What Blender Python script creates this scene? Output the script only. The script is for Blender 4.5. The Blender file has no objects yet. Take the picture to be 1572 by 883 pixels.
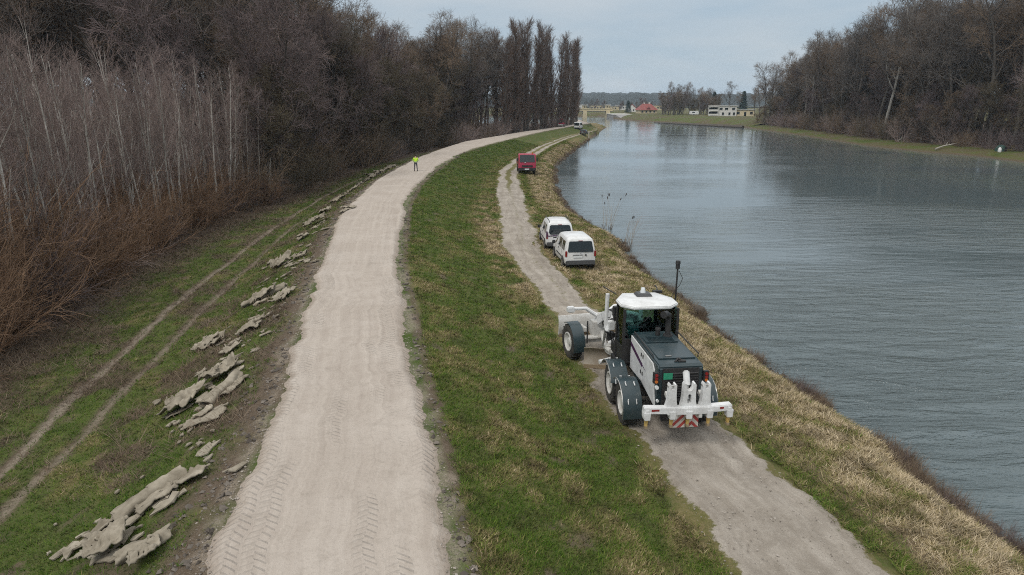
import bpy, bmesh, math, random
import numpy as np
from mathutils import Vector, Matrix, Euler

# ------------------------------------------------------------------ camera, sky, sun, exposure
SC = bpy.context.scene
COL = SC.collection
R = math.radians
cam_d = bpy.data.cameras.new('camera')
cam_d.sensor_width = 36.0
cam_d.lens = 24.0
cam_d.clip_start = 0.1
cam_d.clip_end = 12000
cam = bpy.data.objects.new('camera', cam_d)
COL.objects.link(cam)
cam.location = (0, 0, 10.0)
cam.rotation_euler = (R(90 - 15.1), 0, 0)
SC.camera = cam

SUN_EL, SUN_AZ = 52.0, 215.0       # azimuth clockwise from +Y (behind left of the camera)
world = bpy.data.worlds.new('World')
SC.world = world
world.use_nodes = True
wt = world.node_tree
wt.nodes.clear()
def wn(t, **k):
    n = wt.nodes.new(t)
    for a, b in k.items():
        setattr(n, a, b)
    return n
w_out = wn('ShaderNodeOutputWorld')
w_bg = wn('ShaderNodeBackground')
w_sky = wn('ShaderNodeTexSky', sky_type='NISHITA', sun_disc=False, sun_elevation=R(SUN_EL), sun_rotation=R(SUN_AZ))
w_sky.altitude = 200
w_sky.air_density = 1.0
w_sky.dust_density = 2.0
# overcast deck: CIE overcast rise towards the zenith, broken by soft cloud noise
w_co = wn('ShaderNodeTexCoord')
w_sep = wn('ShaderNodeSeparateXYZ')
wt.links.new(w_co.outputs['Generated'], w_sep.inputs[0])
def wm(op, a, b=None, clamp=False):
    n = wn('ShaderNodeMath', operation=op, use_clamp=clamp)
    for i, v in enumerate((a, b)):
        if v is None:
            continue
        if isinstance(v, (int, float)):
            n.inputs[i].default_value = v
        else:
            wt.links.new(v, n.inputs[i])
    return n.outputs[0]
zc = wm('MAXIMUM', w_sep.outputs[2], 0.0)
low = wm('POWER', wm('SUBTRACT', 1.0, wm('MULTIPLY', zc, 6.0), True), 2.0)   # paler band low over the horizon
cie = wm('ADD', wm('ADD', wm('MULTIPLY', zc, 2.0), 1.0), wm('MULTIPLY', low, 0.42))
w_map = wn('ShaderNodeMapping')
w_map.inputs['Scale'].default_value = (1.0, 1.0, 4.5)
wt.links.new(w_co.outputs['Generated'], w_map.inputs[0])
w_noise = wn('ShaderNodeTexNoise')
w_noise.inputs['Scale'].default_value = 2.6
w_noise.inputs['Detail'].default_value = 5.0
w_noise.inputs['Roughness'].default_value = 0.55
wt.links.new(w_map.outputs[0], w_noise.inputs['Vector'])
w_ramp = wn('ShaderNodeValToRGB')
w_ramp.color_ramp.elements[0].position = 0.36
w_ramp.color_ramp.elements[0].color = (3.85, 4.92, 5.90, 1)
w_ramp.color_ramp.elements[1].position = 0.64
w_ramp.color_ramp.elements[1].color = (5.25, 5.80, 6.30, 1)
wt.links.new(w_noise.outputs['Fac'], w_ramp.inputs[0])
w_vm = wn('ShaderNodeVectorMath', operation='SCALE')
w_up = wn('ShaderNodeMixRGB')          # overhead the deck is a neutral grey
w_up.inputs[2].default_value = (6.05, 6.15, 6.15, 1)
wt.links.new(wm('MULTIPLY', wm('SUBTRACT', zc, 0.12), 2.2, True), w_up.inputs[0])
wt.links.new(w_ramp.outputs[0], w_up.inputs[1])
wt.links.new(w_up.outputs[0], w_vm.inputs[0])
wt.links.new(cie, w_vm.inputs['Scale'])
w_mix = wn('ShaderNodeMixRGB')
w_mix.inputs[0].default_value = 0.86
wt.links.new(w_sky.outputs[0], w_mix.inputs[1])
wt.links.new(w_vm.outputs[0], w_mix.inputs[2])
wt.links.new(w_mix.outputs[0], w_bg.inputs[0])
w_bg.inputs['Strength'].default_value = 0.08
wt.links.new(w_bg.outputs[0], w_out.inputs[0])

sun_d = bpy.data.lights.new('sun', 'SUN')
sun_d.energy = 1.3
sun_d.angle = R(14)
sun_d.color = (1.0, 0.96, 0.9)
sun = bpy.data.objects.new('sun', sun_d)
COL.objects.link(sun)
_sd = Vector((math.sin(R(SUN_AZ)) * math.cos(R(SUN_EL)), math.cos(R(SUN_AZ)) * math.cos(R(SUN_EL)), math.sin(R(SUN_EL))))
sun.rotation_euler = _sd.to_track_quat('Z', 'Y').to_euler()

SC.view_settings.view_transform = 'Standard'
SC.view_settings.look = 'None'
SC.view_settings.exposure = 0.10
SC.view_settings.gamma = 1.0
SC.cycles.max_bounces = 5
SC.cycles.diffuse_bounces = 2
SC.cycles.glossy_bounces = 3
SC.cycles.transmission_bounces = 4
SC.cycles.transparent_max_bounces = 6
SC.cycles.volume_bounces = 0
SC.cycles.filter_width = 1.05
SC.cycles.use_denoising = False
SC.cycles.use_adaptive_sampling = False
SC.cycles.sample_clamp_indirect = 3.0

rng = np.random.default_rng(7)
random.seed(7)

# ------------------------------------------------------------------ node helpers
def srgb(r, g, b):
    f = lambda c: (c / 255 / 12.92) if c / 255 <= 0.04045 else ((c / 255 + 0.055) / 1.055) ** 2.4
    return (f(r), f(g), f(b), 1)

class NT:
    """small node-tree builder"""
    def __init__(s, name):
        s.m = bpy.data.materials.new(name)
        s.m.use_nodes = True
        s.t = s.m.node_tree
        s.t.nodes.clear()
        s.out = s.n('ShaderNodeOutputMaterial')
    def n(s, t, **k):
        n = s.t.nodes.new(t)
        for a, b in k.items():
            setattr(n, a, b)
        return n
    def put(s, sock, v):
        if v is None:
            return
        if isinstance(v, (int, float)):
            sock.default_value = v
        elif isinstance(v, tuple):
            sock.default_value = v if len(v) == len(sock.default_value) else v[:len(sock.default_value)]
        else:
            s.t.links.new(v, sock)
    def math(s, op, a, b=None, c=None, clamp=False):
        n = s.n('ShaderNodeMath', operation=op, use_clamp=clamp)
        for i, v in enumerate((a, b, c)):
            s.put(n.inputs[i], v)
        return n.outputs[0]
    def mix(s, f, a, b, mode='MIX'):
        n = s.n('ShaderNodeMixRGB', blend_type=mode)
        s.put(n.inputs[0], f); s.put(n.inputs[1], a); s.put(n.inputs[2], b)
        return n.outputs[0]
    def pos(s):
        return s.n('ShaderNodeNewGeometry').outputs['Position']
    def objc(s):
        return s.n('ShaderNodeTexCoord').outputs['Object']
    def mapped(s, v, scale=(1, 1, 1), loc=(0, 0, 0), rot=(0, 0, 0)):
        n = s.n('ShaderNodeMapping')
        n.inputs['Scale'].default_value = scale
        n.inputs['Location'].default_value = loc
        n.inputs['Rotation'].default_value = rot
        s.put(n.inputs[0], v)
        return n.outputs[0]
    def noise(s, v, scale, detail=4.0, rough=0.55, dist=0.0, col=False):
        n = s.n('ShaderNodeTexNoise')
        s.put(n.inputs['Vector'], v)
        n.inputs['Scale'].default_value = scale
        n.inputs['Detail'].default_value = detail
        n.inputs['Roughness'].default_value = rough
        n.inputs['Distortion'].default_value = dist
        return n.outputs['Color' if col else 'Fac']
    def voro(s, v, scale, out='Distance', feature='F1'):
        n = s.n('ShaderNodeTexVoronoi', feature=feature)
        s.put(n.inputs['Vector'], v)
        n.inputs['Scale'].default_value = scale
        return n.outputs[out]
    def ramp(s, f, stops):
        n = s.n('ShaderNodeValToRGB')
        e = n.color_ramp.elements
        while len(e) < len(stops):
            e.new(0.5)
        for el, (p, c) in zip(e, stops):
            el.position = p
            el.color = c if isinstance(c, tuple) else (c, c, c, 1)
        s.put(n.inputs[0], f)
        return n.outputs[0]
    def attr(s, name, out='Fac'):
        n = s.n('ShaderNodeAttribute', attribute_name=name)
        return n.outputs[out]
    def rnd(s):
        return s.n('ShaderNodeObjectInfo').outputs['Random']
    def bump(s, h, strength=0.5, dist=0.02, nrm=None):
        n = s.n('ShaderNodeBump')
        n.inputs['Strength'].default_value = strength
        n.inputs['Distance'].default_value = dist
        s.put(n.inputs['Height'], h)
        if nrm is not None:
            s.put(n.inputs['Normal'], nrm)
        return n.outputs[0]
    def bsdf(s, col, rough=0.8, metal=0.0, nrm=None, spec=None, **k):
        n = s.n('ShaderNodeBsdfPrincipled')
        s.put(n.inputs['Base Color'], col)
        s.put(n.inputs['Roughness'], rough)
        s.put(n.inputs['Metallic'], metal)
        if spec is not None:
            s.put(n.inputs['Specular IOR Level'], spec)
        if nrm is not None:
            s.put(n.inputs['Normal'], nrm)
        for a, b in k.items():
            s.put(n.inputs[a.replace('_', ' ')], b)
        s.t.links.new(n.outputs[0], s.out.inputs[0])
        return n
MAT = {}
def plain(name, col, rough=0.6, metal=0.0, grime=0.25, scale=6.0, spec=None, dirt=(0.10, 0.085, 0.065, 1), bump=0.0, coat=0.0):
    """paint / plastic / metal with blotchy grime and fine roughness variation"""
    k = NT(name)
    c = k.objc()
    n1 = k.noise(c, scale, 6, 0.65)
    n2 = k.noise(c, scale * 7, 3, 0.6)
    f = k.math('MULTIPLY', k.ramp(k.math('ADD', k.math('MULTIPLY', n1, 0.7), k.math('MULTIPLY', n2, 0.3)), [(0.42, 0.0), (0.72, 1.0)]), grime)
    nrm = k.bump(n2, bump, 0.01) if bump else None
    b = k.bsdf(k.mix(f, col, dirt), k.math('ADD', k.math('MULTIPLY', n1, 0.25), rough - 0.12), metal, nrm, spec)
    if coat:
        b.inputs['Coat Weight'].default_value = coat
        b.inputs['Coat Roughness'].default_value = 0.08
    MAT[name] = k.m
    return k.m

# ------------------------------------------------------------------ object helpers
def link(o, parent=None):
    COL.objects.link(o)
    if parent is not None:
        o.parent = parent
    return o
def tag(o, label=None, cat=None, group=None, kind=None):
    if label: o['label'] = label
    if cat: o['category'] = cat
    if group: o['group'] = group
    if kind: o['kind'] = kind
    return o
def thing(name, label, cat, loc=(0, 0, 0), rot=(0, 0, 0), group=None, scale=1.0):
    o = bpy.data.objects.new(name, None)
    o.empty_display_size = 0.3
    o.location = loc
    o.rotation_euler = rot
    o.scale = (scale,) * 3 if isinstance(scale, (int, float)) else scale
    link(o)
    return tag(o, label, cat, group)
def children(o):
    return CH.get(o.name, [])
CH = {}
def np_mesh(name, V, F, mat=None, smooth=False):
    """F: int array (n,3) or (n,4)"""
    me = bpy.data.meshes.new(name)
    V = np.asarray(V, dtype=np.float32); F = np.asarray(F, dtype=np.int32)
    me.vertices.add(len(V)); me.vertices.foreach_set('co', V.ravel())
    k = F.shape[1]
    me.loops.add(F.size); me.loops.foreach_set('vertex_index', F.ravel())
    me.polygons.add(len(F))
    me.polygons.foreach_set('loop_start', np.arange(0, F.size, k, dtype=np.int32))
    me.polygons.foreach_set('loop_total', np.full(len(F), k, dtype=np.int32))
    me.polygons.foreach_set('use_smooth', np.full(len(F), smooth, dtype=bool))
    me.update(calc_edges=True)
    me.validate()
    if mat is not None:
        me.materials.append(mat)
    return me
def set_attr(me, name, arr):
    a = me.attributes.new(name, 'FLOAT', 'POINT')
    a.data.foreach_set('value', np.asarray(arr, dtype=np.float32))
def mesh_obj(name, me, parent=None, loc=None):
    o = bpy.data.objects.new(name, me)
    if loc is not None:
        o.location = loc
    link(o, parent)
    if parent is not None:
        CH.setdefault(parent.name, []).append(o)
    return o
def copy_tree(o, parent=None):
    c = o.copy()
    COL.objects.link(c)
    if parent is not None:
        c.parent = parent
        CH.setdefault(parent.name, []).append(c)
    for ch in list(CH.get(o.name, [])):
        copy_tree(ch, c)
    return c

class MB:
    """collects primitive solids, then links them as ONE mesh"""
    def __init__(s):
        s.bm = bmesh.new()
    def faces(s, V, F):
        vs = [s.bm.verts.new(v) for v in V]
        for f in F:
            try:
                s.bm.faces.new([vs[i] for i in f])
            except ValueError:
                pass
        return vs
    def box(s, c, d, rot=None, taper=None):
        """centre, full dims; taper=(sx,sy) scales the top face"""
        hx, hy, hz = d[0] / 2, d[1] / 2, d[2] / 2
        tx, ty = taper or (1, 1)
        V = [Vector(p) for p in ((-hx, -hy, -hz), (hx, -hy, -hz), (hx, hy, -hz), (-hx, hy, -hz),
                                 (-hx * tx, -hy * ty, hz), (hx * tx, -hy * ty, hz), (hx * tx, hy * ty, hz), (-hx * tx, hy * ty, hz))]
        if rot is not None:
            M = Euler(rot).to_matrix()
            V = [M @ v for v in V]
        V = [v + Vector(c) for v in V]
        s.faces(V, [(3, 2, 1, 0), (4, 5, 6, 7), (0, 1, 5, 4), (1, 2, 6, 5), (2, 3, 7, 6), (3, 0, 4, 7)])
        return s
    def hexa(s, V):
        """8 points: 4 bottom ccw, 4 top ccw"""
        s.faces(V, [(3, 2, 1, 0), (4, 5, 6, 7), (0, 1, 5, 4), (1, 2, 6, 5), (2, 3, 7, 6), (3, 0, 4, 7)])
        return s
    def cyl(s, p0, p1, r0, r1=None, n=12, caps=True):
        p0, p1 = Vector(p0), Vector(p1)
        r1 = r0 if r1 is None else r1
        z = (p1 - p0).normalized()
        x = z.orthogonal().normalized(); y = z.cross(x)
        V = []
        for p, r in ((p0, r0), (p1, r1)):
            for i in range(n):
                a = 2 * math.pi * i / n
                V.append(p + x * (r * math.cos(a)) + y * (r * math.sin(a)))
        F = [(i, (i + 1) % n, n + (i + 1) % n, n + i) for i in range(n)]
        if caps:
            F += [tuple(reversed(range(n))), tuple(range(n, 2 * n))]
        s.faces(V, F)
        return s
    def tube(s, pts, r, n=8, caps=True):
        pts = [Vector(p) for p in pts]
        rr = r if isinstance(r, (list, tuple)) else [r] * len(pts)
        V = []; F = []
        x = None
        for i, p in enumerate(pts):
            t = (pts[min(i + 1, len(pts) - 1)] - pts[max(i - 1, 0)]).normalized()
            x = t.orthogonal().normalized() if x is None else (x - t * x.dot(t)).normalized()
            y = t.cross(x)
            for j in range(n):
                a = 2 * math.pi * j / n
                V.append(p + x * (rr[i] * math.cos(a)) + y * (rr[i] * math.sin(a)))
        for i in range(len(pts) - 1):
            for j in range(n):
                F.append((i * n + j, i * n + (j + 1) % n, (i + 1) * n + (j + 1) % n, (i + 1) * n + j))
        if caps:
            F += [tuple(reversed(range(n))), tuple(range((len(pts) - 1) * n, len(pts) * n))]
        s.faces(V, F)
        return s
    def lathe(s, prof, c, axis='Z', n=16):
        """prof: list of (radius, along); closed ring surface; capped when radius 0"""
        V = []; F = []
        m = len(prof)
        for r, h in prof:
            for j in range(n):
                a = 2 * math.pi * j / n
                u, v = r * math.cos(a), r * math.sin(a)
                p = {'Z': (u, v, h), 'X': (h, u, v), 'Y': (v, h, u)}[axis]
                V.append(Vector(c) + Vector(p))
        for i in range(m - 1):
            for j in range(n):
                F.append((i * n + j, i * n + (j + 1) % n, (i + 1) * n + (j + 1) % n, (i + 1) * n + j))
        s.faces(V, F)
        return s
    def prism(s, poly, x0, x1, axis='X'):
        """polygon in the two other axes (order y,z / x,z / x,y) extruded from x0 to x1"""
        n = len(poly)
        mk = {'X': lambda a, b, h: (h, a, b), 'Y': lambda a, b, h: (a, h, b), 'Z': lambda a, b, h: (a, b, h)}[axis]
        V = [mk(a, b, x0) for a, b in poly] + [mk(a, b, x1) for a, b in poly]
        F = [(i, (i + 1) % n, n + (i + 1) % n, n + i) for i in range(n)] + [tuple(reversed(range(n))), tuple(range(n, 2 * n))]
        s.faces(V, F)
        return s
    def sphere(s, c, r, n=10, sc=(1, 1, 1)):
        bmesh.ops.create_uvsphere(s.bm, u_segments=n, v_segments=max(4, n // 2 + 1), radius=r,
                                  matrix=Matrix.Translation(c) @ Matrix.Diagonal((*sc, 1)))
        return s
    def build(s, name, mat, parent=None, bevel=0.0, smooth=None, loc=None):
        bmesh.ops.remove_doubles(s.bm, verts=s.bm.verts, dist=1e-5)
        bmesh.ops.recalc_face_normals(s.bm, faces=s.bm.faces)
        if bevel:
            eds = [e for e in s.bm.edges if len(e.link_faces) == 2 and e.calc_face_angle(0) > R(28)]
            try:
                bmesh.ops.bevel(s.bm, geom=eds, offset=bevel, segments=2, affect='EDGES', clamp_overlap=True)
            except Exception:
                pass
        me = bpy.data.meshes.new(name)
        s.bm.to_mesh(me); s.bm.free()
        me.materials.append(mat)
        if smooth is None:
            smooth = True
        if smooth:
            me.polygons.foreach_set('use_smooth', np.ones(len(me.polygons), dtype=bool))
            try:
                me.set_sharp_from_angle(angle=R(38))
            except Exception:
                pass
        return mesh_obj(name, me, parent, loc)

# ------------------------------------------------------------------ numpy value noise
def _h(ix, iy, seed):
    n = (ix.astype(np.int64) * 374761393 + iy.astype(np.int64) * 668265263 + seed * 144665) & 0xffffffff
    n = ((n ^ (n >> 13)) * 1274126177) & 0xffffffff
    n = n ^ (n >> 16)
    return (n & 0xffff) / 65535.0
def vnoise(x, y, seed=0):
    x = np.asarray(x, dtype=np.float64); y = np.asarray(y, dtype=np.float64)
    ix, iy = np.floor(x), np.floor(y)
    fx, fy = x - ix, y - iy
    fx = fx * fx * (3 - 2 * fx); fy = fy * fy * (3 - 2 * fy)
    a = _h(ix, iy, seed); b = _h(ix + 1, iy, seed); c = _h(ix, iy + 1, seed); d = _h(ix + 1, iy + 1, seed)
    return (a * (1 - fx) + b * fx) * (1 - fy) + (c * (1 - fx) + d * fx) * fy
def fbm(x, y, seed=0, o=4):
    t = 0; a = 0.5; n = 0
    for i in range(o):
        t = t + a * vnoise(x * 2 ** i, y * 2 ** i, seed + i * 17); n += a; a *= 0.5
    return t / n
def sstep(a, b, x):
    t = np.clip((x - a) / (b - a), 0, 1)
    return t * t * (3 - 2 * t)
# ------------------------------------------------------------------ the lie of the land (metres; river runs along +Y, camera above the levee at the origin)
def curve(pts):
    a = np.array(pts, dtype=float)
    a = a[np.argsort(a[:, 1])]
    return a[:, 0], a[:, 1]
def cat(c, Y):
    return np.interp(Y, c[1], c[0])
def ext(p, lo, hi):
    return [lo] + p + [hi]
C_ROADL = curve(ext([(-5.0, 9.5), (-5.3, 10.5), (-5.6, 12.5), (-5.85, 14.4), (-6.5, 18.0), (-7.9, 24.7), (-9.4, 32.6), (-10.3, 37.6), (-11.8, 46.3), (-12.6, 54.5), (-13.5, 68.9), (-13.6, 80.2), (-13.2, 100.4), (-12.0, 116.4), (-9.6, 138.4), (-4.2, 160.3), (2.4, 185.9), (11.5, 215.4), (19.2, 240.8), (26.0, 270.0)], (-4.6, 4), (27, 330)))
C_ROADR = curve(ext([(-0.9, 9.5), (-1.2, 10.8), (-1.6, 12.8), (-2.1, 15.3), (-2.7, 17.8), (-3.5, 22.0), (-4.6, 27.6), (-5.6, 32.6), (-7.2, 44.9), (-8.2, 53.4), (-9.0, 66.0), (-9.0, 81.0), (-8.0, 105.7), (-5.6, 123.5), (-2.3, 140.0), (7.4, 185.9), (16.6, 222.4), (23.4, 246), (30, 270)], (-0.3, 4), (31, 330)))
C_TRL = curve(ext([(4.0, 11.2), (3.8, 12.8), (3.3, 15.4), (2.9, 17.6), (2.4, 20.3), (2.0, 23.3), (1.4, 29.1), (0.8, 32.4), (0.1, 36.6), (-0.7, 42.9), (-1.1, 51.6), (-1.5, 66.9), (-1.8, 79.0), (-1.7, 91.5), (-0.2, 108.5), (5.4, 145.2), (12.5, 181.3), (19.6, 208), (28.5, 240)], (4.6, 4), (33, 330)))
C_TRR = curve(ext([(7.4, 11.2), (7.2, 12.5), (6.9, 13.6), (6.5, 15.4), (6.1, 16.9), (5.5, 20.3), (3.6, 29.9), (2.9, 34.5), (2.0, 40.3), (1.7, 44.2), (1.8, 49.9), (1.7, 56.5), (1.4, 61.5), (1.1, 72.7), (1.0, 87.2), (2.6, 108), (8.1, 145.0), (15.0, 181), (21.8, 209.0), (30, 240)], (8.0, 4), (34.5, 330)))
C_WAT = curve(ext([(11.7, 13.8), (11.45, 15.4), (11.3, 17.2), (11.3, 19.2), (10.6, 21.1), (10.0, 25.0), (9.3, 28.1), (8.9, 32.0), (8.8, 34.6), (8.5, 36.7), (8.0, 39.5), (7.8, 43.9), (8.2, 49.5), (7.2, 53.4), (6.1, 61.1), (5.5, 66.2), (5.4, 74.7), (5.5, 85.6), (7.2, 114.1), (11.0, 137.4), (21.0, 193.6), (33.5, 262), (40.5, 300.0)], (12.4, 4), (41.5, 330)))
C_BUSH = curve(ext([(-17.6, 18), (-18.7, 23.3), (-19.8, 27.8), (-21.5, 36.5), (-22.6, 47.7), (-22.8, 57.9), (-22.2, 67.8), (-22.6, 94.8), (-19.5, 124.8), (-12.0, 165.1), (0, 205), (12, 240)], (-16.5, 4), (22, 330)))
C_RUTL = curve(ext([(-13.1, 15.8), (-13.8, 18.7), (-14.2, 21.0), (-15.0, 25.5), (-15.9, 31.3), (-17.4, 44.2), (-18.4, 55.0), (-19.2, 75.7)], (-12, 4), (-17.5, 130)))
C_RUTR = curve(ext([(-11.7, 13.7), (-12.2, 17.6), (-12.9, 21.6), (-14.2, 30.2), (-15.6, 41.6), (-16.8, 52.2), (-17.8, 72.2)], (-10.7, 4), (-16.2, 130)))
ZF, ZR, ZT = 0.85, 2.6, 1.3          # field, levee crown, riverside track
def keys(Y):
    """key x positions and heights of the cross-section at Y"""
    Y = np.asarray(Y, dtype=float)
    rl, rr, tl, tr, wa, bu = (cat(c, Y) for c in (C_ROADL, C_ROADR, C_TRL, C_TRR, C_WAT, C_BUSH))
    wa = wa + 0.55 * (fbm(Y * 0.5, Y * 0 + 4, 71, 4) - 0.5) * 1.3
    toe = rl - np.interp(Y, [0, 30, 60, 110, 200], [5.0, 4.8, 4.2, 4.0, 3.6])
    toe = np.maximum(toe, bu + 0.6)
    rtoe = np.maximum(tl - np.interp(Y, [0, 40, 60, 120], [0.5, 0.6, 1.4, 0.8]), rr + 1.2)
    tl = np.maximum(tl, rtoe + 0.2)
    bt = np.maximum(wa - 1.7, tr + 0.15)
    X = np.stack([np.full_like(Y, -330.0), bu, toe, rl - 0.35, rl + 0.25, rr - 0.25, rr + 0.3, rtoe, tl, tr, bt, wa, wa + 1.2, wa + 6])
    one = np.ones_like(Y)
    Z = np.stack([one * (ZF + 0.2), one * ZF, one * (ZF + 0.05), one * (ZR - 0.1), one * ZR, one * ZR, one * (ZR - 0.08), one * (ZT + 0.06), one * ZT, one * (ZT - 0.05), one * 0.95, one * 0.0, one * -0.5, one * -1.5])
    return X, Z
def base_z(x, y):
    x = np.atleast_1d(np.asarray(x, dtype=float)); y = np.atleast_1d(np.asarray(y, dtype=float))
    X, Z = keys(y)
    z = Z[0].copy()
    for i in range(len(X) - 1):
        w = np.maximum(X[i + 1] - X[i], 1e-6)
        t = np.clip((x - X[i]) / w, 0, 1)
        if i in (2, 6, 10):
            t = t * 0.55 + 0.45 * (t * t * (3 - 2 * t))
        z = np.where(x >= X[i], Z[i] + (Z[i + 1] - Z[i]) * t, z)
    return z
def ground_masks(x, y):
    """dry, bare, litter, hump for any point of the near land"""
    X, _ = keys(y)
    bu, toe, rl, rr, rtoe, tl, tr, bt, wa = X[1], X[2], X[3], X[6], X[7], X[8], X[9], X[10], X[11]
    n1 = fbm(x * 0.8, y * 0.6, 3, 5); n2 = fbm(x * 2.1, y * 1.6, 11); n3 = fbm(x * 0.16, y * 0.1, 23)
    # dry straw: strong on the river bank and in patches low on the slope
    bank = sstep(0.0, 1.3, x - tr)
    on_r = sstep(-0.2, 0.3, x - rr)
    slope_t = np.clip((x - rr) / np.maximum(rtoe - rr, 0.1), 0, 1.3)
    dry = on_r * (0.14 + 0.44 * sstep(0.44, 0.70, n1 * 0.5 + n2 * 0.5 + 0.06 * slope_t))
    dry = dry * np.interp(y, [0, 30, 60, 120], [1, 1, 0.6, 0.45])
    low = on_r * (1 - bank) * sstep(0.55, 1.05, slope_t) * sstep(22, 34, y) * (1 - sstep(48, 72, y) * 0.45)
    dry = np.maximum(dry, low * sstep(0.34, 0.6, n1 * 0.5 + n2 * 0.5) * 0.95)
    gpatch = sstep(0.52, 0.68, n3 * 0.5 + n1 * 0.5)
    dry = np.where(x > tr, np.maximum(dry, bank * (0.92 - 0.50 * gpatch - 0.45 * sstep(0.50, 0.68, n2))), dry)
    left = sstep(0.0, 0.5, rl + 0.3 - x)
    dl = left * (0.10 + 0.5 * sstep(0.5, 0.75, n1 * 0.5 + n2 * 0.5))
    dry = np.maximum(dry, dl)
    # litter (brown dead leaves and stems) under and in front of the brush, patches on the left slope
    d_b = x - bu
    litter = left * (1 - sstep(0.3, 3.4 + 2.0 * (n1 - 0.5), d_b + 2.2 * (n2 - 0.5)))
    litter = np.maximum(litter, left * sstep(0.52, 0.66, fbm(x * 0.9, y * 0.7, 41)) * 0.85 * np.interp(y, [0, 40, 80], [1, 0.8, 0.5]))
    # bare soil: road verges, wheel ruts, waterline
    bare = np.zeros_like(x)
    vr = np.where(x > rr - 1.0, x - (rr + 0.05), (rl + 0.05) - x)
    wv = np.where(x > rr - 1.0, 0.27, 0.85)
    verge = (1 - sstep(0.05, 1.0, np.abs(vr) / wv + 1.5 * (n2 - 0.5) + 1.2 * (n1 - 0.5)))
    bare = np.maximum(bare, verge * 0.95)
    for c, w in ((C_RUTL, 0.22), (C_RUTR, 0.20)):
        d = np.abs(x - cat(c, y) - 0.25 * (fbm(y * 0.3, y * 0 + 5, 9) - 0.5)) / w
        k = (1 - sstep(0.5, 1.5, d + 1.5 * (n2 - 0.5))) * (1 - sstep(85, 115, y))
        bare = np.maximum(bare, k * (0.9 if w > 0.21 else 0.8))
    # faint second rut on the river side of the track, near the camera
    d = np.abs(x - tr - 1.0) / 0.35
    bare = np.maximum(bare, (1 - sstep(0.5, 1.5, d + (n2 - 0.5))) * 0.55 * (1 - sstep(20, 27, y)))
    wl = 1 - sstep(0.05, 0.75, (wa - x) + 0.8 * (n2 - 0.5))
    bare = np.maximum(bare, np.where(x > bt, wl, 0))
    bare = np.maximum(bare, left * sstep(0.66, 0.78, n2) * 0.6)
    bare = np.maximum(bare, on_r * (1 - bank) * sstep(0.70, 0.80, fbm(x * 1.6, y * 1.3, 77)) * 0.8)
    hump = 0.10 * (n2 - 0.5) + 0.12 * (n1 - 0.5)
    return dry, bare, litter, hump, verge
def flat_mask(x, y):
    X, _ = keys(y)
    rl, rr, tl, tr = X[3], X[6], X[8], X[9]
    road = sstep(-0.5, 0.1, x - rl) * sstep(-0.5, 0.1, rr - x)
    trk = sstep(-0.4, 0.3, x - tl) * sstep(-0.4, 0.3, tr - x)
    return np.maximum(road, trk)
def gz(x, y):
    """finished ground height"""
    x = np.atleast_1d(np.asarray(x, dtype=float)); y = np.atleast_1d(np.asarray(y, dtype=float))
    _, bare, litter, hump, _ = ground_masks(x, y)
    f = flat_mask(x, y)
    z = base_z(x, y) + hump * (1 - f) * 1.0
    X, _ = keys(y)
    wa = X[11]
    z = z + np.where((x > X[10] - 0.8) & (x < wa + 0.6), 0.30 * (fbm(x * 1.2, y * 0.8, 61) - 0.5), 0)
    for c in (C_RUTL, C_RUTR):
        z = z - 0.07 * np.exp(-((x - cat(c, y)) / 0.22) ** 2)
    return z
def gz1(x, y):
    return float(gz(x, y)[0])

def grid_rows(y0, y1, k):
    n = int(math.log(y1 / y0) / k)
    return y0 * (y1 / y0) ** (np.arange(n + 1) / n)
def grid_faces(nr, nc):
    i = np.arange(nr - 1)[:, None] * nc + np.arange(nc - 1)[None, :]
    return np.stack([i, i + 1, i + nc + 1, i + nc], -1).reshape(-1, 4)

# materials of the land --------------------------------------------------------
def land_colour(k, dry, bare, litter, sand=0.0):
    p = k.pos()
    a = k.noise(p, 1.3, 6, 0.65); b = k.noise(p, 9.0, 5, 0.7); c = k.noise(p, 40.0, 3, 0.6)
    green = k.mix(k.ramp(a, [(0.3, 0.0), (0.7, 1.0)]), (0.040, 0.074, 0.012, 1), (0.085, 0.125, 0.022, 1))
    green = k.mix(k.ramp(b, [(0.45, 0.0), (0.75, 0.7)]), green, (0.060, 0.052, 0.026, 1))
    straw = k.mix(k.ramp(b, [(0.3, 0.0), (0.7, 1.0)]), (0.165, 0.115, 0.052, 1), (0.36, 0.265, 0.145, 1))
    straw = k.mix(k.ramp(a, [(0.5, 0.0), (0.75, 0.6)]), straw, (0.085, 0.075, 0.028, 1))
    soil = k.mix(b, (0.070, 0.048, 0.034, 1), (0.165, 0.122, 0.088, 1))
    soil = k.mix(k.ramp(c, [(0.5, 0.0), (0.8, 0.6)]), soil, (0.26, 0.22, 0.18, 1))
    leaf = k.mix(k.ramp(b, [(0.3, 0.0), (0.7, 1.0)]), (0.048, 0.034, 0.026, 1), (0.15, 0.108, 0.08, 1))
    col = k.mix(dry, green, straw)
    col = k.mix(litter, col, leaf)
    col = k.mix(bare, col, soil)
    col = k.mix(k.math('MULTIPLY', sand, k.ramp(b, [(0.32, 0.35), (0.6, 1.0)])), col, k.mix(c, (0.23, 0.185, 0.135, 1), (0.40, 0.345, 0.28, 1)))
    col = k.mix(k.ramp(c, [(0.25, 0.45), (0.6, 0.0)]), col, (0.02, 0.017, 0.010, 1))
    h = k.math('ADD', k.math('MULTIPLY', b, 0.6), k.math('MULTIPLY', c, 0.4))
    return col, h
k = NT('meadow_ground')
col, h = land_colour(k, k.attr('dry'), k.attr('bare'), k.attr('litter'), k.attr('sand'))
k.bsdf(col, 0.95, 0, k.bump(h, 0.9, 0.06), 0.15)
MAT['ground'] = k.m

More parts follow.
